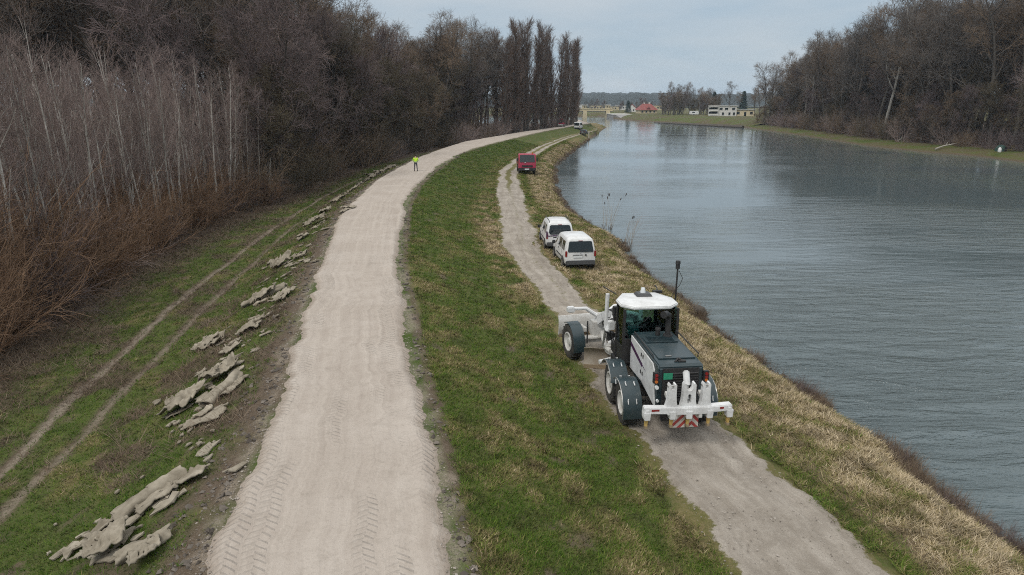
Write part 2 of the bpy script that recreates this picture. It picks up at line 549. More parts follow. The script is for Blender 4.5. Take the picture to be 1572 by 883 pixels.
# the near land: levee, field, bank ------------------------------------------------
rowsY = np.concatenate([np.linspace(-60, 4.6, 90), grid_rows(5.0, 330.0, 0.0125)])
subs = [46, 64, 44, 4, 5, 4, 46, 8, 10, 34, 14, 6, 3]
X, Z = keys(rowsY)
cols = []
for i, s in enumerate(subs):
    t = np.arange(s) / s
    if i == 0:
        t = 1 - (1 - t) ** 3.0
    cols.append(X[i][:, None] + (X[i + 1] - X[i])[:, None] * t[None, :])
cols.append(X[-1][:, None])
gx = np.concatenate(cols, 1)
gy = np.repeat(rowsY[:, None], gx.shape[1], 1)
fx, fy = gx.ravel(), gy.ravel()
dry, bare, litter, hump, verge = ground_masks(fx, fy)
me = np_mesh('ground', np.stack([fx, fy, gz(fx, fy)], 1), grid_faces(*gx.shape), MAT['ground'], True)
set_attr(me, 'dry', dry); set_attr(me, 'bare', bare); set_attr(me, 'litter', litter)
X_, _ = keys(fy)
n2 = fbm(fx * 2.3, fy * 1.9, 411); sand = np.zeros_like(fx)
for c, w, st_ in ((C_RUTL, 0.13, 0.75), (C_RUTR, 0.10, 0.5)):
    d = np.abs(fx - cat(c, fy) - 0.3 * (fbm(fy * 0.3, fy * 0 + 5, 9) - 0.5)) / w
    sand = np.maximum(sand, st_ * (1 - sstep(0.5, 1.4, d + 1.6 * (n2 - 0.5))) * (1 - sstep(90, 120, fy)))
for e_, sg in ((X_[3] + 0.3, -1), (X_[6] - 0.3, 1)):      # limestone fines spilt over the road edges
    d = sg * (fx - e_)
    sand = np.maximum(sand, 0.75 * sstep(-0.3, 0.05, d) * (1 - sstep(0.0, 0.30, d + 1.2 * (n2 - 0.5) + 0.06)))
set_attr(me, 'sand', sand)
tag(mesh_obj('ground', me), kind='structure')

# crushed-limestone levee road: its own sheet, crumbling edges, wheel prints as relief ---------
k = NT('crushed_limestone')
uv = k.n('ShaderNodeUVMap').outputs[0]
sp = k.n('ShaderNodeSeparateXYZ'); k.put(sp.inputs[0], uv)
u, v = sp.outputs[0], sp.outputs[1]
p = k.pos()
wob = k.math('MULTIPLY', k.math('SUBTRACT', k.noise(k.mapped(uv, (0.0, 0.12, 0)), 1.0, 2), 0.5), 0.5)
uu = k.math('ADD', u, wob)
big = k.noise(p, 0.55, 5, 0.6); fine = k.noise(p, 14, 5, 0.7); grit = k.noise(p, 70, 3, 0.7)
streak = k.noise(k.mapped(uv, (4.5, 0.07, 1)), 1.0, 6, 0.66)
streak2 = k.noise(k.mapped(uv, (16.0, 0.22, 1)), 1.0, 4, 0.6)
col = k.mix(k.ramp(streak, [(0.3, 0.0), (0.7, 1.0)]), (0.335, 0.284, 0.240, 1), (0.450, 0.394, 0.338, 1))
col = k.mix(k.ramp(big, [(0.4, 0.0), (0.7, 0.55)]), col, (0.50, 0.445, 0.39, 1))
col = k.mix(k.ramp(fine, [(0.5, 0.0), (0.85, 0.5)]), col, (0.25, 0.21, 0.17, 1))
col = k.mix(k.ramp(grit, [(0.55, 0.0), (0.8, 0.22)]), col, (0.22, 0.19, 0.16, 1))
edge = k.attr('edge')
ef = k.math('MULTIPLY', k.ramp(k.math('ADD', edge, k.math('MULTIPLY', k.math('SUBTRACT', fine, 0.5), 0.9)), [(0.35, 0.0), (0.95, 1.0)]), 0.62)
col = k.mix(ef, col, (0.235, 0.185, 0.14, 1))
# chevron lugs pressed by the grader tyres
treads = None
for (u0, hw, sc_, seed, thr) in ((-1.72, 0.24, 5.2, 1.0, 0.40), (-1.22, 0.22, 5.2, 4.0, 0.50), (-0.30, 0.2, 5.6, 31.0, 0.56), (0.62, 0.2, 5.6, 7.0, 0.52), (1.18, 0.24, 5.2, 2.0, 0.46), (1.66, 0.25, 4.8, 9.0, 0.47)):
    d = k.math('ABSOLUTE', k.math('SUBTRACT', uu, u0))
    inside = k.math('SUBTRACT', 1.0, k.math('SMOOTH_MIN', k.math('DIVIDE', d, hw), 1.0, 0.15), clamp=True)
    inside = k.math('GREATER_THAN', inside, 0.06)
    side = k.math('GREATER_THAN', uu, u0)
    ph = k.math('ADD', k.math('ADD', k.math('MULTIPLY', v, sc_), k.math('MULTIPLY', d, 3.4)), k.math('MULTIPLY', side, 0.5))
    saw = k.math('PINGPONG', ph, 0.5)
    lug = k.math('SMOOTHSTEP', 0, 0) if False else k.ramp(saw, [(0.18, 0.0), (0.46, 1.0)])
    gate = k.ramp(k.noise(k.mapped(uv, (0.25, 0.22, 1), (seed, seed, seed)), 1.0, 3), [(thr, 0.0), (thr + 0.07, 1.0)])
    tr_ = k.math('MULTIPLY', k.math('MULTIPLY', lug, inside), gate)
    treads = tr_ if treads is None else k.math('MAXIMUM', treads, tr_)
near = k.ramp(k.math('DIVIDE', v, 60.0), [(0.45, 1.0), (0.95, 0.0)])
treads = k.math('MULTIPLY', treads, near)
hgt = k.math('ADD', k.math('MULTIPLY', streak, 0.30), k.math('MULTIPLY', streak2, 0.30))
hgt = k.math('ADD', hgt, k.math('MULTIPLY', fine, 0.38))
hgt = k.math('ADD', hgt, k.math('MULTIPLY', grit, 0.12))
hgt = k.math('ADD', hgt, k.math('MULTIPLY', treads, 0.50))
blot = k.noise(p, 2.6, 5, 0.7)
col = k.mix(k.ramp(blot, [(0.5, 0.0), (0.72, 0.42)]), col, (0.275, 0.235, 0.195, 1))
spk = k.voro(p, 9.0)
col = k.mix(k.ramp(spk, [(0.04, 0.45), (0.09, 0.0)]), col, (0.17, 0.145, 0.12, 1))
k.bsdf(col, 0.95, 0, k.bump(hgt, 0.8, 0.075), 0.15)
MAT['road'] = k.m

def strip(name, cL, cR, y0, y1, kstep, ncol, zbase, lift, mat, rag, extra):
    Y = np.concatenate([np.linspace(-58, y0 - 0.1, 320), grid_rows(y0, y1, kstep)])
    L = cat(cL, Y); Rr = cat(cR, Y)
    nl = fbm(Y * 0.8, Y * 0 + 1.3, 5, 5) - 0.5; nr = fbm(Y * 0.8, Y * 0 + 7.7, 15, 5) - 0.5
    nl = nl * 0.7 + 0.8 * (fbm(Y * 0.23, Y * 0 + 2, 45, 3) - 0.5) + 0.38 * (fbm(Y * 3.3, Y * 0, 25, 5) - 0.5)
    nr = nr * 0.7 + 0.8 * (fbm(Y * 0.23, Y * 0 + 9, 55, 3) - 0.5) + 0.38 * (fbm(Y * 3.3, Y * 0, 35, 5) - 0.5)
    L = L + rag * nl; Rr = Rr + rag * nr
    t = np.linspace(0, 1, ncol)
    t = 0.5 + 0.5 * np.sign(t - 0.5) * np.abs(2 * t - 1) ** 0.8
    x = L[:, None] + (Rr - L)[:, None] * t[None]
    y = np.repeat(Y[:, None], ncol, 1)
    e = np.abs(2 * t - 1)[None] * np.ones_like(x)
    dm = np.minimum(x - L[:, None], Rr[:, None] - x)
    edge = 1 - sstep(0, 0.55, dm)
    z = gz(x.ravel(), y.ravel()).reshape(x.shape) + lift * sstep(0, 0.40, dm) - 0.035 * (1 - sstep(0, 0.10, dm))
    cx = 0.5 * (L + Rr)
    arc = np.concatenate([[0], np.cumsum(np.hypot(np.diff(cx), np.diff(Y)))]) - 58
    U = x - cx[:, None]; Vv = np.repeat(arc[:, None], ncol, 1)
    z = z + extra(U, Vv, dm)
    F = grid_faces(*x.shape)
    me = np_mesh(name, np.stack([x.ravel(), y.ravel(), z.ravel()], 1), F, mat, True)
    set_attr(me, 'edge', edge.ravel())
    uvl = me.uv_layers.new(name='UVMap')
    uvs = np.stack([U.ravel(), Vv.ravel()], 1)[F.ravel()]
    uvl.data.foreach_set('uv', uvs.astype(np.float32).ravel())
    return me, U, Vv, x, y
def road_rel(U, V, dm):
    g = 0.022 * (fbm(U * 1.6, V * 0.06, 91) - 0.5) + 0.008 * (fbm(U * 4, V * 0.25, 92) - 0.5)
    berm = 0.03 * np.exp(-((dm - 0.38) / 0.14) ** 2) * (0.3 + fbm(U * 0 + 3, V * 0.35, 93))
    return (g + berm) * sstep(0.05, 0.3, dm)
me, *_ = strip('levee_road', C_ROADL, C_ROADR, 5.2, 325, 0.0045, 60, ZR, 0.065, MAT['road'], 0.60, road_rel)
tag(mesh_obj('levee_road', me), kind='structure')

# dirt track along the river ---------------------------------------------------------
k = NT('dirt_track')
uv = k.n('ShaderNodeUVMap').outputs[0]
p = k.pos()
a = k.noise(p, 0.9, 6, 0.65); b = k.noise(p, 7, 5, 0.7); c = k.noise(p, 45, 3, 0.7)
st = k.noise(k.mapped(uv, (3.0, 0.18, 1)), 1.0, 6, 0.65)
col = k.mix(k.ramp(st, [(0.3, 0.0), (0.7, 1.0)]), (0.250, 0.215, 0.175, 1), (0.430, 0.385, 0.330, 1))
col = k.mix(k.ramp(a, [(0.42, 0.0), (0.68, 0.7)]), col, (0.195, 0.165, 0.132, 1))
col = k.mix(k.ramp(b, [(0.55, 0.0), (0.8, 0.55)]), col, (0.50, 0.455, 0.395, 1))
col = k.mix(k.ramp(c, [(0.5, 0.0), (0.8, 0.5)]), col, (0.095, 0.08, 0.065, 1))
gcol, gh = land_colour(k, 0.45, 0.0, 0.0)
gm = k.ramp(k.math('ADD', k.attr('grass'), k.math('MULTIPLY', k.math('SUBTRACT', b, 0.5), 1.3)), [(0.42, 0.0), (0.62, 1.0)])
col = k.mix(gm, col, gcol)
h = k.math('ADD', k.math('MULTIPLY', st, 0.5), k.math('ADD', k.math('MULTIPLY', b, 0.8), k.math('MULTIPLY', c, 0.35)))
k.bsdf(col, 0.93, 0, k.bump(h, 0.85, 0.07), 0.18)
MAT['track'] = k.m
def track_rel(U, V, dm):
    g = 0.07 * (fbm(U * 1.3, V * 0.3, 191) - 0.5) + 0.03 * (fbm(U * 4, V * 2.0, 192) - 0.5)
    rut = -0.045 * (np.exp(-((np.abs(U) - 0.85) / 0.25) ** 2))
    return (g + rut) * sstep(0.05, 0.4, dm)
me, U, V, x, y = strip('dirt_track', C_TRL, C_TRR, 5.2, 250, 0.0065, 44, ZT, 0.07, MAT['track'], 0.9, track_rel)
mid = np.exp(-(U / 0.42) ** 2) * sstep(52, 95, V) * 1.0
mid = np.maximum(mid, np.exp(-((U - 0.15) / 0.35) ** 2) * 0.42 * sstep(26, 34, V) * (1 - sstep(75, 95, V)))
ed = me.attributes['edge']; ea = np.zeros(len(me.vertices), dtype=np.float32); ed.data.foreach_get('value', ea)
gr = np.maximum(mid.ravel(), 1.05 * ea * (0.35 + fbm(x.ravel() * 0.7, y.ravel() * 0.5, 201)))
set_attr(me, 'grass', gr)
tag(mesh_obj('dirt_track', me), kind='structure')

# river --------------------------------------------------------------------------------
k = NT('river_water')
p = k.pos()
w1 = k.noise(k.mapped(p, (0.34, 1.15, 1), (0, 0, 0), (0, 0, R(-12))), 1.0, 6, 0.62, 0.5)
w2 = k.noise(k.mapped(p, (1.1, 3.4, 1), (5, 2, 0), (0, 0, R(8))), 1.0, 4, 0.6, 0.3)
w3 = k.noise(k.mapped(p, (0.03, 0.055, 1), (9, 2, 0), (0, 0, R(20))), 1.0, 3, 0.5)
hh = k.math('ADD', k.math('MULTIPLY', k.math('POWER', w1, 1.6), 1.25), k.math('MULTIPLY', w2, 0.15))
amp = k.math('ADD', k.math('MULTIPLY', k.ramp(w3, [(0.40, 0.0), (0.58, 1.0)]), 1.05), 0.22)
hh = k.math('MULTIPLY', hh, amp)
yy_ = k.n('ShaderNodeSeparateXYZ'); k.put(yy_.inputs[0], p)
gust = k.ramp(k.math('DIVIDE', yy_.outputs[1], 200.0), [(0.05, 2.1), (0.14, 0.85), (0.28, 0.24), (0.5, 0.11), (1.0, 0.06)])
hh = k.math('MULTIPLY', hh, gust)
k.bsdf((0.088, 0.116, 0.122, 1), 0.07, 0, k.bump(hh, 1.0, 0.30), 0.5, IOR=1.55)
MAT['water'] = k.m
me = np_mesh('river', [(-20, -58, 0), (220, -58, 0), (220, 640, 0), (-20, 640, 0)], [(0, 1, 2, 3)], MAT['water'])
tag(mesh_obj('river', me), kind='structure')

# land across the river -----------------------------------------------------------------
C_RB = curve([(104, 20), (90.5, 110), (89.5, 121), (90.5, 136), (87.2, 149), (86.2, 169.5), (92.5, 221), (98.2, 282), (99.5, 300)])
k = NT('far_meadow')
col, h = land_colour(k, k.attr('dry'), k.attr('bare'), k.attr('litter'))
k.bsdf(col, 0.95, 0, k.bump(h, 0.6, 0.1), 0.12)
MAT['far_meadow'] = k.m
Yr = np.linspace(-60, 300, 260)
xs = np.concatenate([np.linspace(-3, 12, 32), np.linspace(13, 400, 40)])
x0 = cat(C_RB, Yr) + 1.2 * (fbm(Yr * 0.15, Yr * 0, 301) - 0.5)
x = x0[:, None] + xs[None]; y = np.repeat(Yr[:, None], len(xs), 1)
d = np.repeat(xs[None], len(Yr), 0)
z = np.interp(d, [-3, -0.2, 0.6, 2.5, 8, 14, 400], [-1.5, -0.25, 0.35, 0.85, 1.2, 1.6, 2.5]) + 0.25 * (fbm(x * 0.3, y * 0.3, 311) - 0.5)
me = np_mesh('far_bank', np.stack([x.ravel(), y.ravel(), z.ravel()], 1), grid_faces(*x.shape), MAT['far_meadow'], True)
dd = d.ravel(); nn = fbm(x.ravel() * 0.3, y.ravel() * 0.25, 321)
set_attr(me, 'dry', np.clip(0.16 + 0.7 * (nn - 0.4), 0, 1) * (dd < 40))
set_attr(me, 'bare', (1 - sstep(0.2, 0.9, dd + nn - 0.5)) * 0.9)
set_attr(me, 'litter', np.maximum(0.5 * sstep(0.45, 0.6, nn), sstep(6.0, 9, dd + 4 * (nn - 0.5))))
tag(mesh_obj('far_bank', me), kind='structure')
def rbz(x, y):
    d = x - float(cat(C_RB, y))
    return float(np.interp(d, [-3, -0.2, 0.6, 2.5, 8, 14, 400], [-1.5, -0.25, 0.35, 0.85, 1.2, 1.6, 2.5]))

# town side beyond the bend: shore polygon rising to a grassy terrace ---------------------
shore = [(99.5, 296), (98.5, 318), (98.0, 333), (89.0, 345), (84.0, 372), (74.0, 404), (69.5, 440), (69.0, 478), (72.5, 515), (70, 552), (40, 566), (-40, 578), (-300, 600)]
sh = np.array(shore, dtype=float)
seg = np.concatenate([[0], np.cumsum(np.hypot(*np.diff(sh, axis=0).T))])
ss = np.linspace(0, seg[-1], 260)
bx, by = np.interp(ss, seg, sh[:, 0]), np.interp(ss, seg, sh[:, 1])
tx, ty = np.gradient(bx), np.gradient(by)
ln = np.hypot(tx, ty); tx, ty = tx / ln, ty / ln
kk = np.ones(15) / 15
nxs, nys = np.convolve(np.pad(ty, 7, 'edge'), kk, 'valid'), np.convolve(np.pad(-tx, 7, 'edge'), kk, 'valid')
offs = np.array([-2.5, -0.3, 0.5, 2, 5, 9, 13, 18, 26, 40])
zz = np.array([-1.2, -0.2, 0.4, 0.8, 1.5, 2.2, 2.7, 2.9, 3.0, 3.0])
x = bx[:, None] + nxs[:, None] * offs; y = by[:, None] + nys[:, None] * offs
z = zz[None] + 0.2 * (fbm(x * 0.2, y * 0.2, 331) - 0.5)
me = np_mesh('far_shore', np.stack([x.ravel(), y.ravel(), z.ravel()], 1), grid_faces(*x.shape), MAT['far_meadow'], True)
nn = fbm(x.ravel() * 0.2, y.ravel() * 0.2, 341)
set_attr(me, 'dry', np.clip(0.22 + 0.6 * (nn - 0.5), 0, 1)); set_attr(me, 'litter', 0.65 * sstep(0.42, 0.6, nn))
set_attr(me, 'bare', np.repeat((offs < 1)[None], len(ss), 0).ravel() * 0.8)
tag(mesh_obj('far_shore', me), kind='structure')
# plain behind it, out to the hills
inner = np.stack([x[:, -2], y[:, -2]], 1)
V = [(a, b, 2.92) for a, b in inner[::4]]
n = len(V)
far = []
for a, b in inner[::4]:
    ang = math.atan2(b - 250, a - (-20))
    far.append((-20 + 3200 * math.cos(ang), 250 + 3200 * math.sin(ang), 2.9))
far[0] = (3200, 250, 2.9)
V += far
F = [(i, i + 1, n + i + 1, n + i) for i in range(n - 1)]
me = np_mesh('plain', V, F, MAT['far_meadow'])
set_attr(me, 'dry', np.full(len(V), 0.3)); set_attr(me, 'bare', np.zeros(len(V))); set_attr(me, 'litter', np.full(len(V), 0.3))
tag(mesh_obj('plain', me), kind='structure')
# one broad sheet under everything, out to the horizon
GS = 3600.0
V = [(-GS, -500, -0.45), (GS, -500, -0.45), (GS, GS, -0.45), (-GS, GS, -0.45)]
me = np_mesh('broad_ground', V, [(0, 1, 2, 3)], MAT['far_meadow'])
for nm, vv in (('dry', 0.3), ('bare', 0.0), ('litter', 0.5)):
    set_attr(me, nm, np.full(4, vv))
tag(mesh_obj('broad_ground', me), kind='structure')
# ------------------------------------------------------------------ winter trees: branching grown level by level
def unit(v):
    return v / np.maximum(np.linalg.norm(v, axis=-1, keepdims=True), 1e-9)
def grow(P, Rr, n, t0, t1, ang, asd, ln, lsd, K, up, wig, rs, rend, g, lenmode='taper'):
    """children of polylines P[B,K,3] with radii Rr[B,K] -> (P2, R2)"""
    B, Kp, _ = P.shape
    t = t0 + (t1 - t0) * ((np.arange(n)[None] + g.random((B, n))) / n)
    f = t * (Kp - 1); i = np.clip(f.astype(int), 0, Kp - 2); w = (f - i)[..., None]
    b = np.arange(B)[:, None]
    p = P[b, i] * (1 - w) + P[b, i + 1] * w
    tan = unit(P[b, i + 1] - P[b, i])
    r = (Rr[b, i] * (1 - w[..., 0]) + Rr[b, i + 1] * w[..., 0])
    az = g.random((B, n)) * 2 * np.pi
    ref = np.where(np.abs(tan[..., 2:3]) > 0.9, np.array([1., 0, 0]), np.array([0., 0, 1.]))
    a1 = unit(np.cross(tan, ref)); a2 = np.cross(tan, a1)
    th = np.radians(ang + asd * g.standard_normal((B, n)))
    d = tan * np.cos(th)[..., None] + (a1 * np.cos(az)[..., None] + a2 * np.sin(az)[..., None]) * np.sin(th)[..., None]
    L = ln * (1 + lsd * g.standard_normal((B, n)))
    if lenmode == 'taper':
        L = L * (1.15 - 0.75 * (t - t0) / max(t1 - t0, 1e-6))
    elif lenmode == 'belly':
        q = (t - t0) / max(t1 - t0, 1e-6)
        L = L * (0.45 + 0.75 * np.sin(np.pi * np.clip(q * 0.9 + 0.12, 0, 1)))
    L = np.maximum(L, ln * 0.2)
    d = d.reshape(-1, 3); p = p.reshape(-1, 3); L = L.reshape(-1)
    r0 = np.minimum(r.reshape(-1) * rs, 1e9)
    P2 = np.zeros((len(d), K, 3)); P2[:, 0] = p
    cur = d
    for k in range(1, K):
        cur = unit(cur + np.array([0, 0, up]) + wig * g.standard_normal(cur.shape))
        P2[:, k] = P2[:, k - 1] + cur * (L / (K - 1))[:, None]
    s = np.linspace(0, 1, K)
    R2 = r0[:, None] * (1 - s)[None] + rend * s[None]
    return P2, np.maximum(R2, rend)
def tubes(parts):
    """[(P,R,n)] -> V,F quads"""
    Vs, Fs, off = [], [], 0
    for P, Rr, n in parts:
        B, K, _ = P.shape
        tan = np.zeros_like(P)
        tan[:, 1:-1] = P[:, 2:] - P[:, :-2]; tan[:, 0] = P[:, 1] - P[:, 0]; tan[:, -1] = P[:, -1] - P[:, -2]
        tan = unit(tan)
        ref = np.where(np.abs(tan[..., 2:3]) > 0.92, np.array([1., 0, 0]), np.array([0., 0, 1.]))
        a1 = unit(np.cross(tan, ref)); a2 = np.cross(tan, a1)
        a = np.arange(n) * 2 * np.pi / n
        V = P[:, :, None] + Rr[:, :, None, None] * (a1[:, :, None] * np.cos(a)[None, None, :, None] + a2[:, :, None] * np.sin(a)[None, None, :, None])
        bb, kk, jj = np.meshgrid(np.arange(B), np.arange(K - 1), np.arange(n), indexing='ij')
        base = bb * K * n + kk * n
        j2 = (jj + 1) % n
        F = np.stack([base + jj, base + j2, base + n + j2, base + n + jj], -1).reshape(-1, 4) + off
        Vs.append(V.reshape(-1, 3)); Fs.append(F); off += B * K * n
    return np.concatenate(Vs), np.concatenate(Fs)
def trunk_line(H, r, K, g, lean=0.03, wig=0.02, rtop=0.12):
    P = np.zeros((1, K, 3)); d = unit(np.array([lean * g.standard_normal(), lean * g.standard_normal(), 1.0]))
    for k in range(1, K):
        d = unit(d + wig * g.standard_normal(3) + np.array([0, 0, 0.03]))
        P[0, k] = P[0, k - 1] + d * H / (K - 1)
    s = np.linspace(0, 1, K)
    R0 = r * ((1 - s) ** 0.8 * (1 - rtop) + rtop); R0[0] *= 1.35
    P[0, 0, 2] -= 0.3
    return P, R0[None]

def bark(name, c0, c1, sc=3.0, patch=None):
    k = NT(name)
    o = k.objc()
    n1 = k.noise(k.mapped(o, (1, 1, 0.25)), sc, 5, 0.65)
    n2 = k.noise(o, 0.35, 2)
    col = k.mix(k.ramp(n1, [(0.35, 0.0), (0.68, 1.0)]), c0, c1)
    col = k.mix(k.math('MULTIPLY', k.rnd(), 0.38), col, (0.035, 0.03, 0.025, 1))
    if patch:
        col = k.mix(k.ramp(n2, [(0.5, 0.0), (0.62, 0.8)]), col, patch)
    k.bsdf(col, 0.9, 0, k.bump(n1, 0.5, 0.03), 0.2)
    MAT[name] = k.m
bark('bark_dark', (0.048, 0.040, 0.034, 1), (0.131, 0.115, 0.098, 1))
bark('bark_pale', (0.169, 0.156, 0.137, 1), (0.468, 0.442, 0.397, 1), 4, (0.091, 0.078, 0.065, 1))
bark('bark_sapling', (0.300, 0.275, 0.241, 1), (0.667, 0.626, 0.567, 1), 6, (0.217, 0.192, 0.159, 1))
bark('twig_grey', (0.109, 0.091, 0.079, 1), (0.228, 0.195, 0.170, 1), 0.4)
bark('twig_brown', (0.142, 0.100, 0.070, 1), (0.294, 0.214, 0.148, 1), 0.4)
bark('twig_olive', (0.088, 0.070, 0.046, 1), (0.185, 0.150, 0.098, 1), 0.4)
bark('twig_mauve', (0.225, 0.170, 0.152, 1), (0.410, 0.315, 0.280, 1), 0.5)
bark('twig_red', (0.178, 0.106, 0.065, 1), (0.346, 0.221, 0.140, 1), 0.5)
bark('twig_poplar', (0.129, 0.090, 0.071, 1), (0.223, 0.160, 0.129, 1), 0.4)
bark('twig_lilac', (0.124, 0.095, 0.091, 1), (0.251, 0.191, 0.182, 1), 0.4)

PLANT = {}
def proto(kind, name, trunk_parts, crown_parts, tm, cm, tn='trunk', cn='crown'):
    ms = []
    for nm, pts, m in ((tn, trunk_parts, tm), (cn, crown_parts, cm)):
        V, F = tubes(pts)
        ms.append((nm, np_mesh(nm, V, F, MAT[m], True)))
    PLANT.setdefault(kind, []).append((name, ms))
def big_tree(seed, H, r, tm, cm, kind, spread=0.34, n1=15, t0=0.32, ang=48, up=0.10, name='bare_tree', n4=4, fork=0):
    g = np.random.default_rng(seed)
    T = trunk_line(H * 0.92, r, 12, g, 0.05, 0.05)
    L1 = grow(*T, n1, t0, 0.98, ang, 10, H * spread, 0.18, 7, up, 0.13, 0.55, 0.03, g)
    L2 = grow(*L1, 7, 0.22, 1.0, 42, 12, H * spread * 0.42, 0.25, 5, 0.06, 0.16, 0.6, 0.018, g)
    L3 = grow(*L2, 6, 0.2, 1.0, 42, 14, H * spread * 0.20, 0.3, 3, 0.04, 0.2, 0.7, 0.016, g)
    L4 = grow(*L3, n4, 0.25, 1.0, 38, 14, H * spread * 0.12, 0.3, 2, 0.05, 0.1, 0.9, 0.013, g)
    proto(kind, name, [(*T, 8), (*L1, 5)], [(*L2, 4), (*L3, 3), (*L4, 3)], tm, cm)
for i in range(5):
    big_tree(100 + i, 27 + 2.2 * (i % 3), 0.34 + 0.04 * (i % 3), 'bark_dark', 'twig_grey' if i % 2 else 'twig_brown', 'tall', spread=[0.30, 0.34, 0.26, 0.32, 0.28][i], t0=[0.35, 0.3, 0.42, 0.28, 0.38][i], ang=[44, 52, 38, 50, 42][i])
PLANT['distant'] = [('distant_tree', ms) for _, ms in PLANT['tall']]
for i in range(3):
    big_tree(140 + i, 28 + 2 * i, 0.36, 'bark_pale', 'twig_grey', 'pale', spread=0.28, t0=0.34, ang=40, name='pale_trunked_tree')
for i in range(4):       # dense middle-height trees
    big_tree(160 + i, 15 + 1.5 * i, 0.24, 'bark_dark', ['twig_olive', 'twig_brown', 'twig_olive', 'twig_lilac'][i], 'dense', spread=0.40, n1=20, t0=0.08, ang=46, up=0.12, n4=5, name='bushy_tree')
for i in range(3):       # Lombardy poplars
    g = np.random.default_rng(180 + i); H = 31 + 1.5 * i
    T = trunk_line(H, 0.42, 12, g, 0.012, 0.012, 0.06)
    L1 = grow(*T, 76, 0.02, 0.98, 17, 5, H * 0.225, 0.2, 5, 0.14, 0.05, 0.34, 0.03, g)
    L2 = grow(*L1, 6, 0.12, 1.0, 22, 8, H * 0.078, 0.25, 3, 0.14, 0.08, 0.6, 0.018, g)
    L3 = grow(*L2, 5, 0.15, 1.0, 24, 9, H * 0.042, 0.3, 2, 0.10, 0.08, 0.7, 0.016, g)
    proto('poplar', 'poplar_tree', [(*T, 8)], [(*L1, 4), (*L2, 3), (*L3, 3)], 'bark_dark', 'twig_poplar')
for i in range(6):       # slender pale saplings
    g = np.random.default_rng(200 + i); H = 10.8 + 0.5 * (i % 4)
    T = trunk_line(H, 0.060 + 0.018 * (i % 3), 10, g, 0.05, 0.022, 0.14)
    L1 = grow(*T, 20, 0.22, 0.98, 26, 8, 2.1, 0.28, 4, 0.10, 0.08, 0.5, 0.008, g)
    L2 = grow(*L1, 5, 0.15, 1.0, 28, 10, 0.95, 0.3, 3, 0.10, 0.10, 0.75, 0.005, g)
    L3 = grow(*L2, 3, 0.15, 1.0, 28, 10, 0.6, 0.3, 2, 0.08, 0.08, 0.9, 0.006, g)
    proto('sapling', 'sapling_tree', [(*T, 6), (L1[0][::3], L1[1][::3], 4)], [(*L1, 3), (*L2, 3), (*L3, 3)], 'bark_sapling' , 'twig_mauve')
def shrub(seed, H, n, cm, kind, splay=24, n1=6, n2=5, name='bare_shrub', droop=-0.02):
    g = np.random.default_rng(seed)
    P = np.zeros((n, 5, 3)); az = g.random(n) * 6.283; rad = np.sqrt(g.random(n)) * H * 0.22
    P[:, 0, 0] = rad * np.cos(az); P[:, 0, 1] = rad * np.sin(az); P[:, 0, 2] = -0.15
    th = np.radians(np.abs(splay * g.standard_normal(n)) + 5)
    az2 = az + 0.6 * g.standard_normal(n)
    d = np.stack([np.sin(th) * np.cos(az2), np.sin(th) * np.sin(az2), np.cos(th)], -1)
    L = H * (0.6 + 0.5 * g.random(n))
    for k in range(1, 5):
        d = unit(d + np.array([0, 0, droop]) + 0.10 * g.standard_normal(d.shape))
        P[:, k] = P[:, k - 1] + d * (L / 4)[:, None]
    Rr = np.linspace(1, 0.3, 5)[None] * (0.010 + 0.004 * H) * (0.6 + 0.6 * g.random((n, 1)))
    L1 = grow(P, Rr, n1, 0.12, 1.0, 30, 12, H * 0.30, 0.3, 3, 0.04, 0.14, 0.6, 0.006, g)
    L2 = grow(*L1, n2, 0.15, 1.0, 32, 12, H * 0.15, 0.3, 2, 0.03, 0.12, 0.8, 0.005, g)
    proto(kind, name, [(P, Rr, 4)], [(*L1, 3), (*L2, 3)], cm, cm, 'stems', 'twigs')
for i in range(4):
    shrub(300 + i, 3.6 + 0.5 * i, 55, 'twig_red', 'willow', 26)
for i in range(3):
    shrub(320 + i, 3.2 + 0.8 * i, 42, ['twig_brown', 'twig_lilac', 'twig_mauve'][i], 'thicket', 34)
for i in range(2):
    shrub(340 + i, 6.5 + i, 46, ['twig_olive', 'twig_brown'][i], 'tallshrub', 26)

def plant(kind, x, y, z, label, category, group, s=1.0, sz=None, rz=None, tilt=0.0, var=None):
    vs = PLANT[kind]
    name, ms = vs[var if var is not None else random.randrange(len(vs))]
    t = thing(name, label, category, (x, y, z), (random.gauss(0, tilt), random.gauss(0, tilt), random.random() * 6.283 if rz is None else rz), group, (s, s, s * (sz or 1)))
    for nm, m in ms:
        mesh_obj(nm, m, t)
    return t
def spots(n, sampler, dmin, tries=60):
    pts = []
    for _ in range(n * tries):
        if len(pts) >= n:
            break
        q = sampler()
        if q is None:
            continue
        dm = dmin(q[1]) if callable(dmin) else dmin
        if all((q[0] - a) ** 2 + (q[1] - b) ** 2 > dm * dm for a, b in pts):
            pts.append(q)
    return pts
def in_view(x, y, m=1.0):
    return abs(x) < 0.735 * (y + 3) + m
def reg(y, *steps):
    """phrase for the stretch of bank that y falls in"""
    for lim, phrase in steps:
        if y < lim:
            return ' ' + phrase
    return ''
